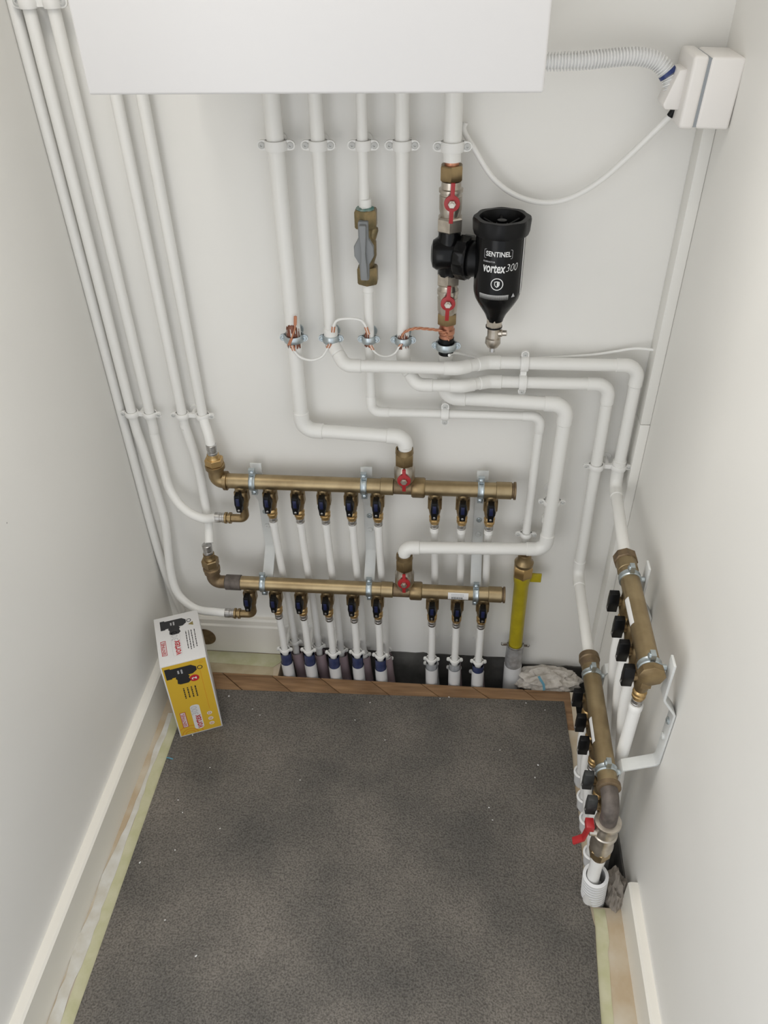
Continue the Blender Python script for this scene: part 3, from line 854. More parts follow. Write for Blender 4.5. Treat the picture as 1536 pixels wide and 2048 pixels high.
# ================================================================== MAGNETIC FILTER
dF = .078
pl, pr = A(948, 545, dF), A(1047, 545, dF)
rc = (pr - pl).length / 2 * .985
xc = (pl.x + pr.x) / 2 - .0005
def zF(py, front=0.0): return A(1000, py, dF + front).z
ft = root('magnetic_filter', (xc, -dF, zF(700)), 'black cylindrical magnetic filter canister with white printed label', 'filter')
zt_, zcap = zF(432), zF(481, rc * 1.1)
zb1, zb2_ = zF(599, rc), zF(636)
MB().lathe((xc, -dF, 0), UP, [(zb2_ - .004, rc * .34), (zb2_, rc * .36), (zb2_ + (zb1 - zb2_)*.20, rc*.47), (zb2_ + (zb1 - zb2_)*.55, rc*.76), (zb2_ + (zb1 - zb2_)*.78, rc*.92), (zb1 - .001, rc * .985), (zb1 + .006, rc), (zcap + .004, rc)], 48).build('canister', 'black_gloss', ft)
# octagonal screw cap, open on top, with ribs inside
cap = MB()
ro = rc * 1.16
x_, y_, z_ = V((1, 0, 0)), V((0, 1, 0)), V((0, 0, 1))
prof = [(zcap, rc * 1.01), (zcap - .001, rc * 1.09), (zcap + .004, rc * 1.12)]
n = 48
def oct_r(a, r):                      # softly octagonal outline
    return r * (1 + .035 * math.cos(8 * a))
verts, faces = [], []
loops = [(zcap - .001, rc * 1.02, 0), (zcap - .0015, rc * 1.10, 0), (zcap + .003, rc * 1.13, .3), (zt_ - .004, rc * 1.13, 1), (zt_, rc * 1.10, 1), (zt_, rc * .90, .3), (zt_ - .004, rc * .86, 0), (zt_ - .028, rc * .80, 0), (zt_ - .030, rc * .02, 0)]
for hz, r, k in loops:
    for q in range(n):
        a = 2 * math.pi * q / n
        rr = r * (1 + .035 * k * math.cos(8 * a))
        verts.append((xc + rr * math.cos(a), -dF + rr * math.sin(a), hz))
for j in range(len(loops) - 1):
    for q in range(n):
        faces.append((j*n + q, j*n + (q+1) % n, (j+1)*n + (q+1) % n, (j+1)*n + q))
cap.add(verts, faces).build('screw_cap', 'black', ft)
for q in range(6):
    a = math.pi / 6 + q * math.pi / 3
    u = V((math.cos(a), math.sin(a), 0)); w = V((-math.sin(a), math.cos(a), 0))
    c0 = V((xc, -dF, zt_ - .03))
    poly = [c0 + u * rc * .30 - w * .0018, c0 + u * rc * .82 - w * .0018, c0 + u * rc * .82 - w * .0018 + V((0, 0, .022)), c0 + u * rc * .30 - w * .0018 + V((0, 0, .015))]
    MB().prism(poly, w * .0036).build('rib', 'black', ft)
MB().lathe((xc, -dF, zt_ - .031), UP, [(0, rc*.36), (.016, rc*.34), (.019, rc*.25)], 24).build('hub', 'black', ft)
MB().lathe((xc, -dF, zt_ - .016), UP, [(0, rc*.20), (.010, rc*.19), (.011, rc*.1)], 20).build('vent_plug', 'black_gloss', ft)
# tee body on the pipe, coupling ring and neck
zt0, zt1 = z5(548), z5(459)
zmid = (zt0 + zt1) / 2
tb = MB().lathe((x5, -d5, zt0), UP, [(0, .0185), (.010, .0185), (.014, .0205), (zt1 - zt0 - .014, .0205), (zt1 - zt0 - .010, .0185), (zt1 - zt0, .0185)], 30)
tb.lathe((x5 - .030, -d5 - .002, zmid - .002), (1, 0, 0), [(0, .012), (.003, .022), (.010, .0265), (.028, .0265), (.05, .0245)], 30)
tb.build('tee_body', 'black_gloss', ft)
cdir = V((xc - x5, -(dF - d5), 0)).normalized()
cmid = V((x5, -d5, zmid - .004)) + cdir * .030
ring = MB()
n = 36
ringv, ringf = [], []
xr_, yr_, zr_ = frame(cdir, (0, 0, 1))
for hz, r, k in ((-.011, .020, 0), (-.011, .033, 0), (-.008, .035, 1), (.008, .035, 1), (.011, .033, 0), (.011, .020, 0)):
    for q in range(n):
        a = 2*math.pi*q/n
        rr = r * (1 + (.05 * k if q % 3 == 0 else 0))
        ringv.append(cmid + zr_ * hz + xr_ * (rr*math.cos(a)) + yr_ * (rr*math.sin(a)))
for j in range(5):
    for q in range(n):
        ringf.append((j*n+q, j*n+(q+1) % n, (j+1)*n+(q+1) % n, (j+1)*n+q))
ring.add(ringv, ringf).build('coupling_ring', 'black_gloss', ft)
MB().lathe(cmid, cdir, [(.009, .026), (.013, .029), (.018, .029), (.028, .024), (.05, .020)], 28).build('neck', 'black', ft)
# drain valve under the canister
zd0, zd1, zd2 = zF(637), zF(652), zF(703)
dv = MB().hexnut((xc - .001, -dF, 0), UP, zd1, zd0 + .002, .0145)
dvo = dv.build('drain_valve', 'nickel', ft)
h = zd1 - zd2
MB().lathe((xc - .001, -dF, zd1), (0, 0, -1), [(-.002, .0135), (.002, .0135), (.003, .011), (h*.42, .0105), (h*.46, .013), (h*.66, .0135), (h*.74, .011), (h*.80, .0095)], 22).build('drain_body', 'nickel', dvo)
MB().lathe((xc - .001, -dF, zd1 + .001), (0, 0, -1), [(0, .0142), (.003, .0142)], 22).build('seal', 'black', dvo)
MB().lathe((xc - .001, -dF, zd1), (0, 0, -1), [(h*.78, .005), (h, .005)], 14).build('drain_tip', 'steel', dvo)
MB().lathe((xc, -dF, zd1 - h*.28), (1, -.2, .12), [(.008, .0065), (.014, .0065), (.015, .005), (.022, .0048)], 14).build('bleed_screw', 'nickel', dvo)
# printed label wrapped on the canister: u = angle * radius (to the right), w = height
to_cam = math.atan2(CAM.y + dF, CAM.x - xc)          # the label looks towards the room
def wrap(vv, ff, u0, w0, name, m, off=.0006):
    vs2 = []
    rr = rc + off
    for u, w in vv:
        a = to_cam + (u + u0) / rr
        vs2.append((xc + rr * math.cos(a), -dF + rr * math.sin(a), w + w0))
    MB().add(vs2, ff).build(name, m, ft)
mm = .001
lz = lambda py: A(1003, py, dF + rc).z
wrap(*text2d('SENTINEL', .0112, bold=.00022, width=.041), -.002, lz(510), 'label_text', 'print_white')
wrap(*ring2d(rrect(.047, .0145, .002), rrect(.0457, .0132, .0016)), -.002, lz(510), 'label_frame', 'print_grey')
wrap(*text2d('ELIMINATOR', .0034, bold=.0001, width=.0205), -.0165, lz(525.5), 'label_text', 'print_grey')
wrap(*text2d('vortex', .0215, shear=.12, bold=.0005, width=.0375), -.0085, lz(538), 'label_text', 'print_white')
wrap(*text2d('300', .0180, shear=.25, bold=-.00025, width=.0215), .0215, lz(537.5), 'label_text', 'print_white')
wrap(*ring2d(circ(.0102), circ(.0088)), -.001, lz(569), 'label_ring', 'print_white')
sh = [(-.0042, .0042), (0, .0052), (.0042, .0042), (.0042, -.001), (.0028, -.0035), (0, -.0055), (-.0028, -.0035), (-.0042, -.001)]
wrap(*ring2d(sh, [(u*.74, w*.74) for u, w in sh]), -.001, lz(569), 'label_shield', 'print_white')
wrap([(0, .0036), (.0028, .0028), (.0028, -.001), (.0016, -.003), (0, -.0038)], [(0, 4, 3, 2, 1)], -.001, lz(569), 'label_shield', 'print_white')
dots_v, dots_f = [], []
for j in range(5):
    for q in range(30):
        s = .00062 - .00009 * j
        u, w = -.0265 + q * .00170, .0034 - j * .0017
        k = len(dots_v)
        dots_v += [(u - s, w - s), (u + s, w - s), (u + s, w + s), (u - s, w + s)]
        dots_f.append((k, k+1, k+2, k+3))
wrap(dots_v, dots_f, -.004, lz(596), 'label_dots', 'print_white')
wrap([(-.0038, -.003), (.0038, -.003), (0, .0038)], [(0, 1, 2)], .0285, lz(594), 'label_triangle', 'print_grey')
sk = []
for q in range(3):
    sk.append((.0545 + .0009 * q, 0))
wrap([(.046, -.045), (.0495, -.045), (.0495, .048), (.046, .048)], [(0, 1, 2, 3)], 0, lz(548) + .004, 'label_edge', 'print_white')

# ================================================================== MANIFOLDS
def local(m3, p): return m3 @ V(p)
T_BACK_U = Matrix.Translation((0, -.05, .574))
T_BACK_L = Matrix.Translation((0, -.08, .309))
RZ = Matrix.Rotation(-math.pi / 2, 4, 'Z')
T_RIGHT_U = Matrix.Translation((.322, 0, .583)) @ RZ
T_RIGHT_L = Matrix.Translation((.290, 0, .336)) @ RZ
# shared outlet valve meshes; origin on the bar's axis, wall towards +y, outlet downwards
DN = (0, 0, -1)
M_BODY = MB().hexnut((0, 0, 0), DN, .008, .025, .0135, 8).lathe((0, 0, 0), DN, [(.024, .0115), (.028, .0140), (.048, .0145), (.056, .0128), (.064, .0115), (.070, .009)], 20).lathe((0, 0, -.036), (0, -1, 0), [(0, .0085), (.019, .0085)], 14).box((-.0145, -.006, -.050), (.0145, .010, -.026)).mesh('outlet_valve', 'brass')
M_NUT = MB().lathe((0, 0, 0), DN, [(.068, .0088), (.0715, .0112), (.075, .0118), (.079, .0108), (.080, .0098), (.0815, .0112), (.086, .0112), (.089, .0092), (.093, .0088)], 20).mesh('compression_nut', 'brass_bright')
M_SLEEVE = MB().lathe((0, 0, 0), DN, [(.091, .0082), (.092, .0094), (.096, .0094), (.097, .0086), (.100, .0086), (.101, .0094), (.106, .0094), (.107, .0084)], 20).mesh('crimp_sleeve', 'steel')
ho = [(-.0060, .001), (.0060, .001), (.0068, -.010), (.0090, -.016), (.0090, -.024), (.0062, -.030), (.0058, -.042), (-.0058, -.042), (-.0066, -.030), (-.0080, -.022), (-.0072, -.010)]
M_HANDLE = MB().prism([(u, -.034, w - .016) for u, w in ho], (0, .017, 0)).mesh('handle', 'black', bevel=.0012)
M_HANDLE_D = MB().prism([(u, -.034, w - .016) for u, w in ho], (0, .017, 0)).mesh('handle', 'black_dusty', bevel=.0012)
M_INS = MB().box((-.0038, -.0352, -.040), (.0038, -.033, -.021)).mesh('handle_insert', 'blue', bevel=.0006)
M_SCREW = MB().lathe((0, -.0335, -.0515), (0, -1, 0), [(0, .0027), (.0016, .0027), (.002, .0016)], 12).mesh('screw', 'steel')
M_TAIL = MB().tube(fillet([(0, 0, -.062), (0, 0, -.100), (-.030, 0, -.1005)], .012), .0092, 18).lathe((-.030, 0, -.1005), (-1, 0, 0), [(0, .0092), (.001, .0125), (.006, .0125), (.007, .0095), (.010, .0095), (.011, .0128), (.015, .0128), (.016, .009)], 20).mesh('elbow_tail', 'brass')
M_TSLEEVE = MB().lathe((-.045, 0, -.1005), (-1, 0, 0), [(0, .010), (.001, .0112), (.005, .0112), (.006, .0104), (.010, .0104), (.011, .0112), (.022, .0112), (.023, .010)], 20).mesh('crimp_sleeve', 'steel')
def outlet(rt, T, s, rotz, side=False, insert=True, dusty=False, sleeve=True):
    p = T @ V((s, 0, 0))
    o = link('outlet_valve', M_BODY, rt, p - W[rt], rotz)
    link('handle', M_HANDLE_D if dusty else M_HANDLE, o)
    if insert: link('handle_insert', M_INS, o)
    link('screw', M_SCREW, o)
    if side:
        link('elbow_tail', M_TAIL, o); link('crimp_sleeve', M_TSLEEVE, o)
    else:
        link('compression_nut', M_NUT, o)
        if sleeve: link('crimp_sleeve', M_SLEEVE, o)
    return o
def bar(rt, T, name, s0, s1, r, m='brass_bar', n=30, lip=0.0):
    prof = [(s0, r * .94), (s0 + .001, r), (s1 - .001, r), (s1, r * .94)]
    return MB(T).lathe((0, 0, 0), (1, 0, 0), prof, n).build(name, m, rt)
UX = [A(x, 1000, .05).x for x in (485, 541, 596, 648, 702, 755, 870, 926, 982)]
LX = [A(x, 1200, .08).x for x in (502, 553, 603, 655, 706, 755, 865, 915, 966)]
RB = .0160
# upper back manifold
mu = root('brass_manifold', T_BACK_U @ V((-.15, 0, -.1)), 'upper brass manifold with nine blue handled outlets on back wall', 'manifold', 'brass manifolds')
bar(mu, T_BACK_U, 'bar', -.466, -.128, RB)
bar(mu, T_BACK_U, 'bar', -.052, .098, RB)
bar(mu, T_BACK_U, 'socket', -.140, -.113, RB * 1.13)
bar(mu, T_BACK_U, 'tee', -.113, -.072, RB * .98, 'brass_dull')
MB(T_BACK_U).hexnut((0, 0, 0), (1, 0, 0), -.076, -.048, .0215, 8).build('union_nut', 'brass', mu)
bar(mu, T_BACK_U, 'socket', .096, .128, RB * 1.12)
MB(T_BACK_U).lathe((0, 0, 0), (1, 0, 0), [(.127, RB*1.0), (.131, RB*1.0), (.132, RB*1.16), (.136, RB*1.16), (.1365, RB * .9)], 28).build('end_cap', 'brass_dull', mu)
el = MB(T_BACK_U).tube(fillet([(-.458, 0, 0), (-.484, 0, 0), (-.484, .002, .036)], .014), .0165, 22)
el.lathe((-.466, 0, 0), (1, 0, 0), [(-.004, .0165), (-.003, .0205), (.004, .0205), (.005, .0165)], 22)
el.hexnut((-.484, .002, .03), UP, 0, .010, .0205, 20)
el.build('elbow', 'brass', mu)
MB(T_BACK_U).hexnut((-.484, .002, 0), UP, .040, .056, .0195, 6).lathe((-.484, .002, .056), UP, [(0, .014), (.004, .0125), (.009, .0125), (.010, .010)], 20).build('reducer_nut', 'brass_bright', mu)
MB(T_BACK_U).lathe((-.484, .002, .064), UP, [(0, .0095), (.001, .0108), (.006, .0108), (.007, .0100), (.012, .0100), (.013, .0108), (.024, .0108), (.025, .0095)], 20).build('crimp_sleeve', 'steel', mu)
for i, x in enumerate(UX): outlet(mu, T_BACK_U, x, 0, side=(i == 0))
# lower back manifold
ml = root('brass_manifold', T_BACK_L @ V((-.15, 0, -.1)), 'lower brass manifold with nine handled outlets and a barcode sticker on back wall', 'manifold', 'brass manifolds')
bar(ml, T_BACK_L, 'bar', -.462, -.128, RB)
bar(ml, T_BACK_L, 'bar', -.052, .098, RB)
bar(ml, T_BACK_L, 'socket', -.142, -.115, RB * 1.12)
bar(ml, T_BACK_L, 'tee', -.115, -.072, RB * .98, 'brass_dull')
MB(T_BACK_L).hexnut((0, 0, 0), (1, 0, 0), -.078, -.050, .0210, 8).build('union_nut', 'brass', ml)
bar(ml, T_BACK_L, 'socket', .096, .126, RB * 1.12)
MB(T_BACK_L).lathe((0, 0, 0), (1, 0, 0), [(.125, RB*1.0), (.128, RB*1.0), (.129, RB*1.15), (.133, RB*1.15), (.1335, RB * .9)], 28).build('end_cap', 'brass_dull', ml)
MB(T_BACK_L).lathe((0, 0, 0), (1, 0, 0), [(-.498, .0150), (-.496, .0178), (-.462, .0178), (-.460, .015)], 26).build('iron_socket', 'iron', ml)
el = MB(T_BACK_L).tube(fillet([(-.490, 0, 0), (-.524, 0, 0), (-.524, 0, .034)], .016), .0150, 22)
el.build('elbow', 'brass_dull', ml)
MB(T_BACK_L).lathe((-.524, 0, .028), UP, [(0, .0165), (.001, .0180), (.010, .0180), (.0105, .0192), (.015, .0192), (.017, .0150), (.022, .0145)], 26).build('union_ring', 'brass_dull', ml)
MB(T_BACK_L).hexnut((-.524, 0, 0), UP, .050, .070, .0195, 6).lathe((-.524, 0, .070), UP, [(0, .012), (.004, .010), (.010, .010), (.011, .0125), (.015, .0125), (.016, .009)], 20).build('reducer_nut', 'brass', ml)
MB(T_BACK_L).lathe((-.524, 0, .086), UP, [(0, .0095), (.001, .0108), (.006, .0108), (.007, .0100), (.012, .0100), (.013, .0108), (.024, .0108), (.025, .0095)], 20).build('crimp_sleeve', 'steel', ml)
for i, x in enumerate(LX): outlet(ml, T_BACK_L, x, 0, side=(i == 0))
# sticker wrapped on the lower bar
def bar_patch(T, rt, s0, s1, a0, a1, r, name, m, parent=None):
    verts, faces = [], []
    n = 10
    for s in (s0, s1):
        for q in range(n + 1):
            a = a0 + (a1 - a0) * q / n
            verts.append((s, -r * math.cos(a), r * math.sin(a)))
    faces = [(q, q + 1, n + 2 + q, n + 1 + q) for q in range(n)]
    return MB(T).add(verts, faces).build(name, m, parent or rt)
sx0, sx1 = A(896, 1190, .095).x, A(937, 1190, .095).x
stk = bar_patch(T_BACK_L, ml, sx0, sx1, -.35, .75, RB + .0003, 'sticker', 'card_white')
x = sx0 + .008
while x < sx1 - .012:
    w = random.choice((.0006, .0010, .0014))
    bar_patch(T_BACK_L, ml, x, x + w, -.22, .12, RB + .0005, 'barcode_bar', 'print_black', stk)
    x += w + random.choice((.0007, .001))
for k, (a, lab) in enumerate(((.5, 0), (.28, 1))):
    x = sx0 + .007
    while x < sx1 - .010:
        bar_patch(T_BACK_L, ml, x, x + .0018, a - .06, a + .06, RB + .0005, 'printed_digit', 'print_grey', stk)
        x += .0026

# hoses from the upper outlets down behind the lower manifold into the floor
ORD = ['second', 'third', 'fourth', 'fifth', 'sixth', 'seventh', 'eighth', 'ninth']
zs = .574 - .103
for i, x in enumerate(UX[1:]):
    xe = x + (.006 if i < 5 else 0)
    pts = [(x, -.05, zs), (x + .001, (-.049 if i < 5 else -.041), zs - (.06 if i < 5 else .045)), (x + .004, (-.043 if i < 5 else -.038), zs - .18), (xe, -.034, .2), (xe, -.028, .06), (xe + .002, -.028, -.08)]
    rt = hose('white_hose', 'white pipe from the %s outlet of the upper manifold counted from left' % ORD[i], pts, .0083, group='pipes of the upper manifold')
    MB().lathe((x, -.05, zs - .012), UP, [(0, .0084), (.001, .0096), (.012, .0096), (.013, .0084)], 18).build('collar', 'hose', rt)
    MB().tube([(xe + .002, -.0285, .028), (xe + .006, -.030, -.03), (xe + .013, -.034, -.1)], .0138, 18, False).build('floor_sleeve', 'sleeve_pink' if i not in (5,) else 'sleeve_white', rt)
    clip('floor_clip', 'small white clip near the wall on the %s upper manifold pipe from left' % ORD[i], (xe, -.028, A(590 + 3 * i, 1290 + 6 * i, .04).z), UP, RIGHT, WALL, .0083, .028, group='small white floor clips', h=.010, earlen=.0108)
# pipes from the lower outlets
zs = .309 - .103
for i, x in enumerate(LX[1:]):
    zc_ = A(573, 1308, .09).z if i < 5 else A(912, 1330, .09).z
    zc_ += (.0, .002, -.003, .003, -.003, .0, .002, .0)[i]
    rt = hose('white_hose', 'white pipe from the %s outlet of the lower manifold counted from left' % ORD[i], [(x, -.078, zs), (x + .001, -.077, zs - .06), (x + .001, -.074, .05), (x + .002, -.070, -.06)], .0083, group='pipes of the lower manifold')
    MB().lathe((x, -.078, zs - .009), UP, [(0, .0084), (.001, .0096), (.010, .0096), (.011, .0084)], 18).build('collar', 'hose', rt)
    top = zc_ - .010
    zw = zc_ - (.046 if i < 5 else .030)                 # top of the white floor sleeve
    MB().tube([(x + .0015, -.0735, zw), (x + .003, -.071, -.03), (x + .010, -.060, -.12)], .0147, 20, False).build('floor_sleeve', 'sleeve_white', rt)
    b = MB().tube([(x + .0015, -.0735, top - .002), (x + .0015, -.0735, zw - .01)], .0132, 20, False)
    b.build('sleeve_top', 'sleeve_blue' if i < 5 or i == 7 else 'sleeve_clear', rt)
    clip('floor_clip', 'small white clip near the floor on the %s lower manifold pipe from left' % ORD[i], (x + .001, -.0745, zc_), UP, RIGHT, WALL, .0088, .0745, group='small white floor clips', h=.009, earlen=.0108)

# brackets carrying the back manifolds: flat steel strip that steps forward, two ring clamps
def ring_clamp(rt, T, s, r, ear):
    b = MB(T)
    b.lathe((s - .0065, 0, 0), (1, 0, 0), [(0, r + .0002), (0, r + .0022), (.002, r + .0034), (.005, r + .0024), (.008, r + .0024), (.011, r + .0034), (.013, r + .0022), (.013, r + .0002)], 28, closed=True)
    for sg in (1, -1):
        b.box((s - .0062, -.004, sg * (r + .001) if sg > 0 else -(r + .016)), (s + .0062, .004, (r + .016) if sg > 0 else -(r + .001)))
    o = b.build('ring_clamp', 'zinc', rt)
    for sg in (1, -1):
        MB(T).lathe((s, -.004, sg * (r + .009)), (0, -1, 0), [(0, .0048), (.002, .0048), (.0032, .0032), (.0032, .0016), (.0015, .0015)], 14).build('screw', 'zinc', o)
    MB(T).lathe((s, r, 0), (0, 1, 0), [(0, .005), (ear - r - .003, .005)], 12).build('threaded_stud', 'zinc', o)
def bracket(label, T_u, T_l, s_u, s_l, d_u, d_l, zu, zl, base, off=.003, kz=.045, drop=.038):
    """base: 4x4 frame with the wall at y = 0, x along the wall"""
    rt = root('manifold_bracket', base @ V((s_u, 0, zl - .02)), label, 'bracket', 'manifold brackets')
    o = .026                          # the strip stands off behind the upper bar, then steps back to the wall
    path = [(s_u + off, -o, zu + .030), (s_u + off, -o, zu - .050), (s_u + off, -o + .002, zu - .055), (s_u + off, -.006, zu - .082), (s_u + off, -.003, zu - .088), (s_u + off, -.003, zl + kz + .006), (s_u + off, -.006, zl + kz), (s_u + off, -(d_l - RB - .013), zl + kz - drop), (s_u + off, -(d_l - RB - .009), zl + kz - drop - .008), (s_u + off, -(d_l - RB - .009), zl - .036)]
    MB(base).strap(path, (1, 0, 0), .024, .004).build('strip', 'bracket_paint', rt, bevel=.0006)
    for zz in (zu - .115, zu - .155):
        MB(base).lathe((s_u + off, -.005, zz), (0, -1, 0), [(0, .0062), (.002, .0062), (.0035, .0045), (.0035, .002), (.002, .002)], 14).build('screw', 'bracket_paint' if zz < zu - .15 else 'zinc', rt)
    ring_clamp(rt, T_u, s_u, RB, d_u - .026)
    ring_clamp(rt, T_l, s_l, RB, RB + .010)
I4 = Matrix.Identity(4)
for sx, sl, lab in ((A(503, 960, .06).x, A(523, 1168, .095).x, 'bracket strip at the left end of the back manifolds'), (A(727, 972, .06).x, A(737, 1178, .095).x, 'bracket strip in the middle of the back manifolds'), (A(962, 982, .06).x, A(952, 1190, .095).x, 'bracket strip at the right end of the back manifolds')):
    bracket(lab, T_BACK_U, T_BACK_L, sx, sl, .05, .08, .574, .309, I4)

# ------------------------------------------------------------------ right wall manifolds
YU = [.328, .390, .443, .495]
YL = [.346, .405, .455, .527, .575]
ru = root('brass_manifold', (.322, -.40, .48), 'upper brass manifold with four black handles on the right wall', 'manifold', 'brass manifolds')
bar(ru, T_RIGHT_U, 'bar', .275, .518, RB * 1.06)
MB(T_RIGHT_U).hexnut((0, 0, 0), (1, 0, 0), .248, .266, .0215, 8).build('union_nut', 'brass_dull', ru)
bar(ru, T_RIGHT_U, 'socket', .264, .290, RB * 1.14)
MB(T_RIGHT_U).hexnut((0, 0, 0), (1, 0, 0), .515, .529, .0215, 8).build('end_cap', 'brass', ru)
bar_patch(T_RIGHT_U, ru, .365, .425, .10, .75, RB * 1.06 + .0004, 'sticker', 'card_white')
rl = root('brass_manifold', (.290, -.43, .24), 'lower brass manifold with five black handles on the right wall', 'manifold', 'brass manifolds')
bar(rl, T_RIGHT_L, 'bar', .298, .566, RB * 1.06)
MB(T_RIGHT_L).lathe((0, 0, 0), (1, 0, 0), [(.268, .016), (.270, .0195), (.282, .0205), (.284, .0185), (.290, .0185), (.3, .017)], 26).build('union_nut', 'brass_dull', rl)
bar_patch(T_RIGHT_L, rl, .425, .478, .05, .62, RB * 1.06 + .0004, 'sticker', 'card_white')
for s in YU: outlet(ru, T_RIGHT_U, s, -math.pi/2, insert=False)
for i, s in enumerate(YL): outlet(rl, T_RIGHT_L, s, -math.pi/2, insert=False, dusty=(i > 2), sleeve=True)
# elbow, valve and tail at the near end of the lower right manifold
yd = -.598
em = root('elbow_valve_tail', (.292, yd, .13), 'dirty brass elbow and valve with red lever at the near end of right manifold', 'valve', 'red lever valves')
MB().tube(fillet([(.290, -.558, .336), (.290, yd, .336), (.291, yd, .285)], .024, 10), .0148, 22).build('elbow', 'iron', em)
MB().lathe((.290, -.556, .336), (0, -1, 0), [(0, .0165), (.002, .0205), (.010, .0205), (.012, .0165)], 24).build('socket', 'brass_dull', em)
MB().lathe((.2915, yd, .292), DN, [(0, .016), (.001, .0225), (.006, .0230), (.010, .021), (.012, .0195), (.034, .0195), (.036, .0215), (.042, .0215), (.044, .019), (.066, .0185), (.072, .0205), (.080, .0205), (.082, .0175), (.092, .0175)], 26).build('body', 'nickel', em)
MB().hexnut((.2915, yd, 0), UP, .184, .205, .0195).build('nut', 'brass', em)
MB().lathe((.2925, yd, 0), UP, [(.172, .0125), (.176, .0145), (.184, .0150)], 22).build('nut', 'brass_dull', em)
lvc = V((.262, yd - .004, .258))
b = MB().strap([(lvc.x, lvc.y, .285), (lvc.x - .003, lvc.y, .262), (lvc.x - .006, lvc.y, .240), (lvc.x - .022, lvc.y, .226)], (0, 1, 0), .013, .005)
b.box((lvc.x - .008, lvc.y - .0095, .275), (lvc.x + .006, lvc.y + .0095, .289))
b.build('lever', 'red', em, bevel=.001)
MB().lathe((.275, lvc.y, .262), (-1, 0, 0), [(0, .008), (.012, .0075)], 14).build('stem', 'nickel', em)
tl = hose('white_hose', 'short white pipe below the dirty red lever valve entering ribbed sleeve', [(.2925, yd, .178), (.2925, yd, .12), (.296, yd, .05), (.305, yd + .012, -.08)], .0118, group='pipes of the right manifolds')
MB().lathe((.2925, yd, .158), UP, [(0, .0118), (.001, .0134), (.014, .0134), (.015, .0118)], 20).build('collar', 'hose', tl)
b = MB()
prof = []
p0, p1_ = V((.297, yd, .108)), V((.312, yd + .020, -.03))
nr = 11
for q in range(nr):
    for t, r in ((0, .0190), (.15, .0234), (.55, .0234), (.7, .0190)):
        prof.append(((q + t) / nr * (p1_ - p0).length, r))
prof = prof + [(h_, .0175) for h_, r_ in reversed(prof)]
b.lathe(p0, p1_ - p0, prof, 26, closed=True)
tag(b.build('ribbed_sleeve', 'sleeve_white', sharp=25), 'white ribbed conduit sleeve standing in the floor by right skirting', 'sleeve')
# pipes of the right manifolds
for i, s in enumerate(YU):
    pts = [(.322, -s, .583 - .104), (.323, -s, .40), (.342, -s + .002, .24), (.353, -s + .004, .08), (.357, -s + .004, -.12)]
    if i == 3: pts = [(.322, -s, .583 - .104), (.322, -s, .40), (.325, -s + .004, .30), (.340, -s + .006, .1), (.352, -s + .006, -.12)]
    rt = hose('white_hose', 'white pipe below handle %s of the upper right manifold, counted from the far end' % ('one', 'two', 'three', 'four')[i], pts, .0108, group='pipes of the right manifolds')
    MB().lathe((.322, -s, .583 - .118), UP, [(0, .0108), (.001, .0118), (.010, .0118), (.012, .0108)], 18).build('collar', 'hose', rt)
for i, s in enumerate(YL):
    rt = hose('white_hose', 'white pipe below handle %s of the lower right manifold, counted from the far end' % ('one', 'two', 'three', 'four', 'five')[i], [(.290, -s, .336 - .104), (.291, -s, .16), (.306, -s + .006, .05), (.322, -s + .016, -.08)], .0085, group='pipes of the right manifolds')
    MB().lathe((.290, -s, .336 - .118), UP, [(0, .0085), (.001, .0098), (.010, .0098), (.012, .0085)], 18).build('collar', 'hose', rt)
    MB().tube([(.307, -s + .0065, .045), (.312, -s + .010, 0), (.320, -s + .014, -.1)], .0150, 20, False).build('floor_sleeve', 'sleeve_white', rt)
    MB().lathe((.307, -s + .0065, .047), (-.1, -.1, 1), [(-.007, .0152), (-.006, .0165), (0, .0165), (.001, .0125), (-.004, .012)], 22).build('sleeve_rim', 'sleeve_white', rt)
B_R = Matrix.Translation((XR, 0, 0)) @ RZ
for s_u, s_l, off_, lab in ((.308, .320, -.005, 'white bracket strip at the far end of the right manifolds'), (.507, .532, .012, 'white bracket strip at the near end of the right manifolds')):
    bracket(lab, T_RIGHT_U, T_RIGHT_L, s_u, s_l, XR - .322, XR - .290, .583, .336, B_R, off_, .024, .022)

# ================================================================== ELECTRICS
# trunking down the right corner
tk = root('cable_trunking', (XR, 0, 0), 'white mini trunking running down the right corner', 'trunking')
MB().box((.357, -.040, .008), (XR - .0003, -.0003, A(1300, 850, .04).z - .001)).build('lower_length', 'trunking', tk, bevel=.0015)
MB().box((.357, -.040, A(1300, 850, .04).z), (XR - .0003, -.0003, 1.262)).build('upper_length', 'trunking', tk, bevel=.0015)
# switched spur box on the right wall
y0, y1 = -.016, -.104
bz0, bz1 = 1.262, 1.352
sb = root('switch_box', (XR, -.06, bz0), 'white surface switch box in the top right corner', 'switch')
MB().box((.330, y1, bz0), (XR - .0003, y0, bz1)).build('back_box', 'plastic_white', sb, bevel=.004, segs=3)
MB().box((.326, y1 + .002, bz0 + .002), (.332, y0 - .002, bz1 - .002)).build('groove', 'groove', sb)
pt = MB().box((.306, y1 - .001, bz0 - .001), (.3268, y0 + .001, bz1 + .001)).build('switch_plate', 'plastic_white', sb, bevel=.005, segs=3)
zc_ = (bz0 + bz1) / 2
rk = MB().prism([(.307, -.036, zc_ + .026), (.296, -.036, zc_ + .024), (.283, -.036, zc_ - .020), (.287, -.036, zc_ - .026), (.307, -.036, zc_ - .026)], (0, -.046, 0)).build('rocker', 'plastic_white', pt, bevel=.002)
sb.location.x -= .0015
sb.rotation_euler = (0, math.radians(2.2), 0)
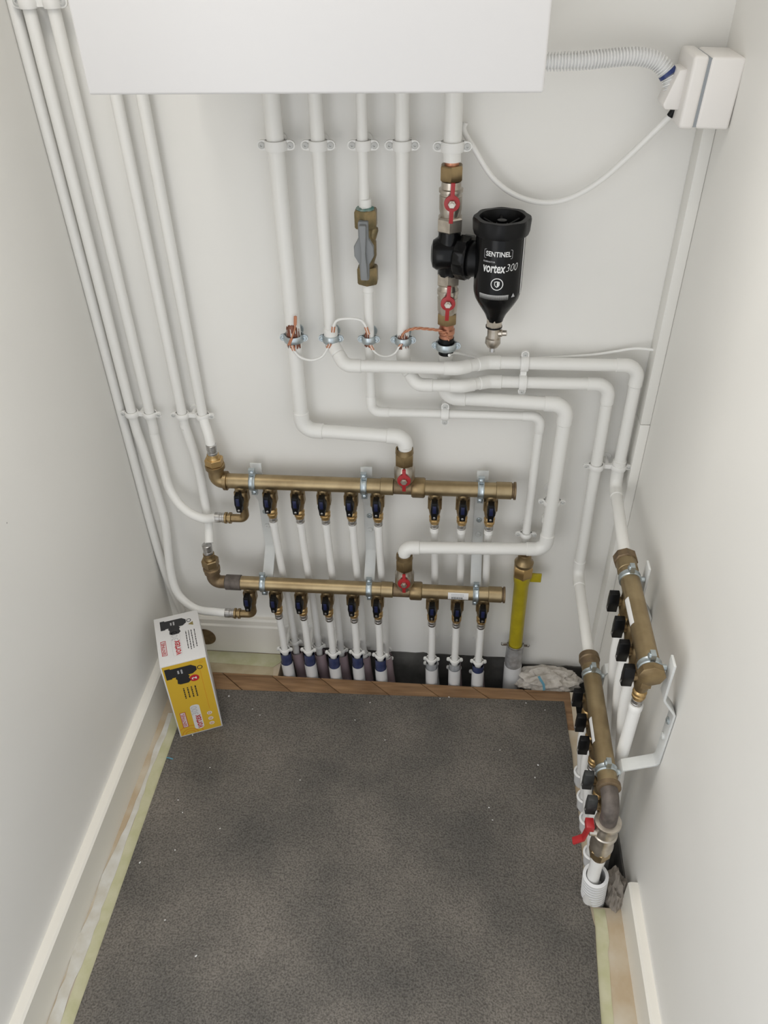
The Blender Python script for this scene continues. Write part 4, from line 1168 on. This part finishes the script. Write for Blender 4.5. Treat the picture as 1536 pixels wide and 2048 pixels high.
# corrugated conduit from boiler to box
path = smooth_path([(br.x - .02, -.06, A(1095, 125, .06).z), A(1150, 122, .06), A(1210, 117, .055), A(1270, 113, .05), A(1312, 122, .048), A(1336, 148, .05), A(1343, 172, .055), A(1345, 196, .058)], 24)
def corrugated(pth, r0, r1, pitch):
    cum, out_p, out_r = 0.0, [], []
    L = [0.0]
    for a, b in zip(pth, pth[1:]): L.append(L[-1] + (b - a).length)
    step = pitch / 4
    s, j, q = 0.0, 0, 0
    while s < L[-1]:
        while L[j+1] < s: j += 1
        t = (s - L[j]) / max(1e-9, L[j+1] - L[j])
        out_p.append(pth[j].lerp(pth[j+1], t))
        out_r.append((r0, r1, r1, r0)[q % 4])
        s += step; q += 1
    return out_p, out_r
cpth, crad = corrugated(path, .0090, .0124, .0045)
tag(MB().tube(cpth, crad, 18).build('corrugated_conduit', 'conduit', sharp=60), 'white corrugated conduit from boiler side to the switch box', 'conduit')
k = int(len(cpth) * .86)
tag(MB().tube(cpth[k:k+7], .0128, 18).build('blue_tape', 'blue_tape'), 'blue tape round the corrugated conduit end beside the switch box', 'tape')
# flex from behind the pipe to the box
pts = [(.004, -.02, A(918, 245, .02).z), A(928, 262, .02), A(950, 300, .02), A(985, 355, .022), A(1030, 390, .024), A(1085, 405, .026), A(1140, 396, .03), A(1200, 362, .035), A(1260, 310, .04), A(1310, 262, .05), A(1340, 232, .055)]
fx = root('white_cable', pts[-1], 'white flex sagging from the pipes to the switch box', 'cable')
MB().tube(smooth_path(pts, 8), .0044, 12).build('flex', 'wire_white', fx)
e0 = pts[-1]; e1 = A(1352, 214, .058)
MB().tube([e0, e1], .0052, 12).build('black_end', 'black', fx)
# thin cable from last clamp to the trunking
pts = [(x5 + .006, -d5 - .015, zk - .018), (x5 + .018, -.036, zk - .024), A(955, 716, .012), A(1000, 717, .0105), A(1080, 716, .0105), A(1180, 710, .012), A(1230, 703, .012), A(1270, 697, .014), A(1300, 697, .02)]
pts[-1] = V((.3575, -.02, pts[-2].z + .001))
tag(MB().tube(smooth_path(pts, 8), .0026, 10).build('earth_cable', 'wire_white'), 'thin white cable from the filter pipe clamp to the corner trunking', 'cable')
# bonding wires looping between the clamps
def bond(label, px, m, r, d0, bare=None, twist=False):
    P = [A(x, y, d) for x, y, d in px]
    rt = root('bonding_wire', P[0], label, 'wire', 'bonding wires between the clamps')
    sp = smooth_path(P, 8)
    if twist:
        for ph in (0, math.pi * 2 / 3, math.pi * 4 / 3):
            q = [p + V((0, .0016 * math.sin(i * .55 + ph), .0016 * math.cos(i * .55 + ph))) for i, p in enumerate(sp)]
            MB().tube(q, r, 8).build('strand', m, rt)
    else:
        MB().tube(sp, r, 10).build('wire', m, rt)
        for e in (sp[:7], sp[-7:]):
            for o in (-.0018, .0018):
                MB().tube([p + V((o, -.001, 0)) for p in e], r * .7, 8).build('bare_end', 'wire_copper', rt)
f = dP + .016
bond('white wire loop hanging between the first and second clamp', [(584, 690, f), (590, 704, f), (604, 716, f), (625, 720, f), (644, 713, f), (654, 698, f), (660, 688, f)], 'wire_white', .0024, f)
bond('white wire loop arching between the second and third clamp', [(666, 664, f), (668, 650, f), (676, 640, f), (698, 637, f), (720, 640, f), (730, 650, f), (737, 668, f)], 'wire_white', .0024, f)
bond('pair of white wires hanging between the third and fourth clamp', [(741, 690, f), (748, 702, f), (760, 711, f), (776, 713, f), (790, 706, f), (798, 694, f), (803, 688, f)], 'wire_white', .0018, f)
bond('twisted bare copper strands between the fourth and fifth clamp', [(803, 675, f), (810, 664, f), (830, 657, f), (855, 658, f), (878, 661, f + .004), (892, 669, f + .010), (898, 680, f + .012)], 'wire_copper', .0013, f, twist=True)
bond('stripped wire beside the leftmost clamp', [(578, 690, f + .002), (585, 672, f + .002), (590, 655, f + .002), (591, 632, f + .001)], 'wire_copper', .0016, f)

# ================================================================== CARTON
F0, F1 = AZ(361, 1475, .006), AZ(446, 1452, .006)
fu = (F1 - F0); BWd = fu.length; fu.normalize()
fv = V((-fu.y, fu.x, 0))
BH = A(318, 1335, -F0.y).z - .006
BL = .148
bx = root('filter_carton', F0 + fu * BWd/2 + fv * BL/2, 'small white and yellow product carton standing on carpet by left wall', 'box')
xfb = Matrix(((fu.x, fv.x, 0, F0.x), (fu.y, fv.y, 0, F0.y), (0, 0, 1, F0.z), (0, 0, 0, 1)))
MB(xfb).box((0, 0, 0), (BWd, BL, BH)).build('carton', 'card_white', bx, bevel=.0012)
def face_front(vv, ff, u0, w0, name, m, par, off, turn=True):
    # print on the yellow front; lettering runs upwards
    pts = [((u0 - y if turn else u0 + x) , -off, (w0 + x if turn else w0 + y)) for x, y in vv]
    return MB(xfb).add(pts, ff).build(name, m, par)
def face_top(vv, ff, u0, v0, name, m, par, off):
    pts = [(u0 - y, v0 + x, BH + off) for x, y in vv]
    return MB(xfb).add(pts, ff).build(name, m, par)
def poly(pts): return pts, [tuple(range(len(pts)))]
yw = face_front(*poly([(.004, -.003), (BH - .003, -.003), (BH - .003, -BWd + .003), (.004, -BWd + .003)]), 0, 0, 'yellow_panel', 'card_yellow', bx, .0003)
def FU(u): return u * BWd
def FW(w): return w * BH
def silhouette(face, u0, w0, sc, par, off):
    # filter picture; x runs with the lettering, y up in lettering sense
    body = [(-.15, .50), (.15, .50), (.15, .34), (.125, .33), (.125, -.28), (.05, -.42), (-.05, -.42), (-.125, -.28), (-.125, .33), (-.15, .34)]
    tee = [(-.125, .22), (-.18, .24), (-.22, .20), (-.34, .22), (-.38, .14), (-.38, -.10), (-.32, -.18), (-.22, -.14), (-.18, -.18), (-.125, -.14)]
    body = [(x * 1.55, y) for x, y in body]
    tee = [(-.19 + (x + .125) * 1.4, y) for x, y in tee]
    for p_ in (body, tee):
        face(*poly([(x * sc, y * sc) for x, y in reversed(p_)]), u0, w0, 'printed_picture', 'print_black', par, off)
    for yy, ww in ((.12, .14), (.02, .18)):
        face(*poly([(-ww/2 * sc, (yy - .025) * sc), (ww/2 * sc, (yy - .025) * sc), (ww/2 * sc, (yy + .025) * sc), (-ww/2 * sc, (yy + .025) * sc)]), u0, w0, 'printed_mark', 'print_grey', par, off + .0002)
    face(*ring2d([(x*sc*.085, y*sc*.085 - .52*sc) for x, y in circ(1, 14)], [(x*sc*.06, y*sc*.06 - .52*sc) for x, y in circ(1, 14)]), u0, w0, 'printed_mark', 'print_black', par, off)
silhouette(face_front, FU(.43), FW(.885), .072, yw, .0006)
def tlines(face, us, w0, w1, par, off, sz, m='print_black'):
    for j, u in enumerate(us):
        w = w0 + random.uniform(0, .006)
        while w < w1:
            L_ = random.uniform(.003, .008)
            L_ = min(L_, w1 - w)
            if L_ < .001: break
            face(*poly([(0, -sz), (L_, -sz), (L_, sz), (0, sz)]), u, w, 'printed_word', m, par, off)
            w += L_ + .0014
tlines(face_front, [FU(.36), FU(.445), FU(.53), FU(.615)], FW(.50), FW(.665), yw, .0005, .0014)
rd = face_front(*poly(circ(.0105)), FU(.645), FW(.765), 'red_disc', 'print_red', yw, .0005)
face_front(*text2d('2', .014, bold=.0005), FU(.645), FW(.765), 'numeral', 'print_white', rd, .0008)
lo_ = face_front(*poly(rrect(.35 * BH, .021, .008)), FU(.485), FW(.235), 'white_lozenge', 'card_white', yw, .0005)
face_front(*text2d('vortex', .0235, bold=.0004, width=.047), FU(.492), FW(.165), 'logo_text', 'print_red', lo_, .0008)
face_front(*text2d('300', .020, bold=-.0003, width=.029), FU(.470), FW(.328), 'logo_text', 'print_grey', lo_, .0008)
face_front(*poly([(-.026, -.0062), (.026, -.0062), (.026, .0062), (-.026, .0062)]), FU(.19), FW(.235), 'logo_panel', 'card_white', yw, .0005)
face_front(*ring2d(rrect(.053, .0125, .001), rrect(.050, .0100, .0008)), FU(.19), FW(.235), 'logo_frame', 'print_red', yw, .0008)
face_front(*text2d('SENTINEL', .0100, bold=.00015, width=.046), FU(.19), FW(.235), 'logo_text', 'print_red', yw, .0008)
for w in (.245, .165, .095):
    face_front(*poly(circ(.0058, 18)), FU(.775), FW(w), 'round_icon', 'card_white', yw, .0005)
    face_front(*ring2d(circ(.0034, 12), circ(.0020, 12)), FU(.775), FW(w), 'icon_mark', 'print_orange', yw, .0008)
for r_ in (.012, .019, .030):
    arc = [(r_ * math.cos(math.radians(a)), r_ * math.sin(math.radians(a))) for a in range(-88, 90, 8)]
    arc2 = [((r_ - .0022) * math.cos(math.radians(a)), (r_ - .0022) * math.sin(math.radians(a))) for a in range(-88, 90, 8)]
    nn = len(arc)
    face_front([(max(0.0, x), max(-.05, min(y, .0215))) for x, y in arc + arc2], [(q, q+1, nn+q+1, nn+q) for q in range(nn-1)], FU(.25), .0045, 'orange_arc', 'print_orange', yw, .0004)
face_front(*poly([(0, -.0004), (.55*BH, -.0004), (.55*BH, .0004), (0, .0004)]), FU(.80), FW(.30), 'orange_line', 'print_orange', yw, .0004)
face_front(*ring2d(circ(.0034, 14), circ(.0026, 14)), FU(.86), FW(.945), 'orange_ring', 'print_orange', yw, .0005)
tp = bx
silhouette(face_top, FU(.44), BL * .81, .062, tp, .0005)
face_top(*ring2d(rrect(.044, .0115, .001), rrect(.041, .0092, .0008)), FU(.14), BL * .34, 'logo_frame', 'print_red', tp, .0005)
face_top(*text2d('SENTINEL', .0094, bold=.00015, width=.038), FU(.14), BL * .34, 'logo_text', 'print_red', tp, .0005)
face_top(*ring2d(rrect(.076, .020, .004), rrect(.0754, .0194, .0037)), FU(.42), BL * .40, 'lozenge_line', 'print_grey', tp, .0004)
face_top(*text2d('vortex', .0235, bold=.0004, width=.044), FU(.425), BL * .30, 'logo_text', 'print_red', tp, .0005)
face_top(*text2d('300', .020, bold=-.0003, width=.027), FU(.41), BL * .545, 'logo_text', 'print_grey', tp, .0005)
tlines(face_top, [FU(.66), FU(.72), FU(.78), FU(.85)], BL * .20, BL * .60, tp, .0004, .0009)
face_top(*poly([(-.006, -.005), (.006, -.005), (0, .006)]), FU(.80), BL * .73, 'warning_triangle', 'print_olive', tp, .0005)
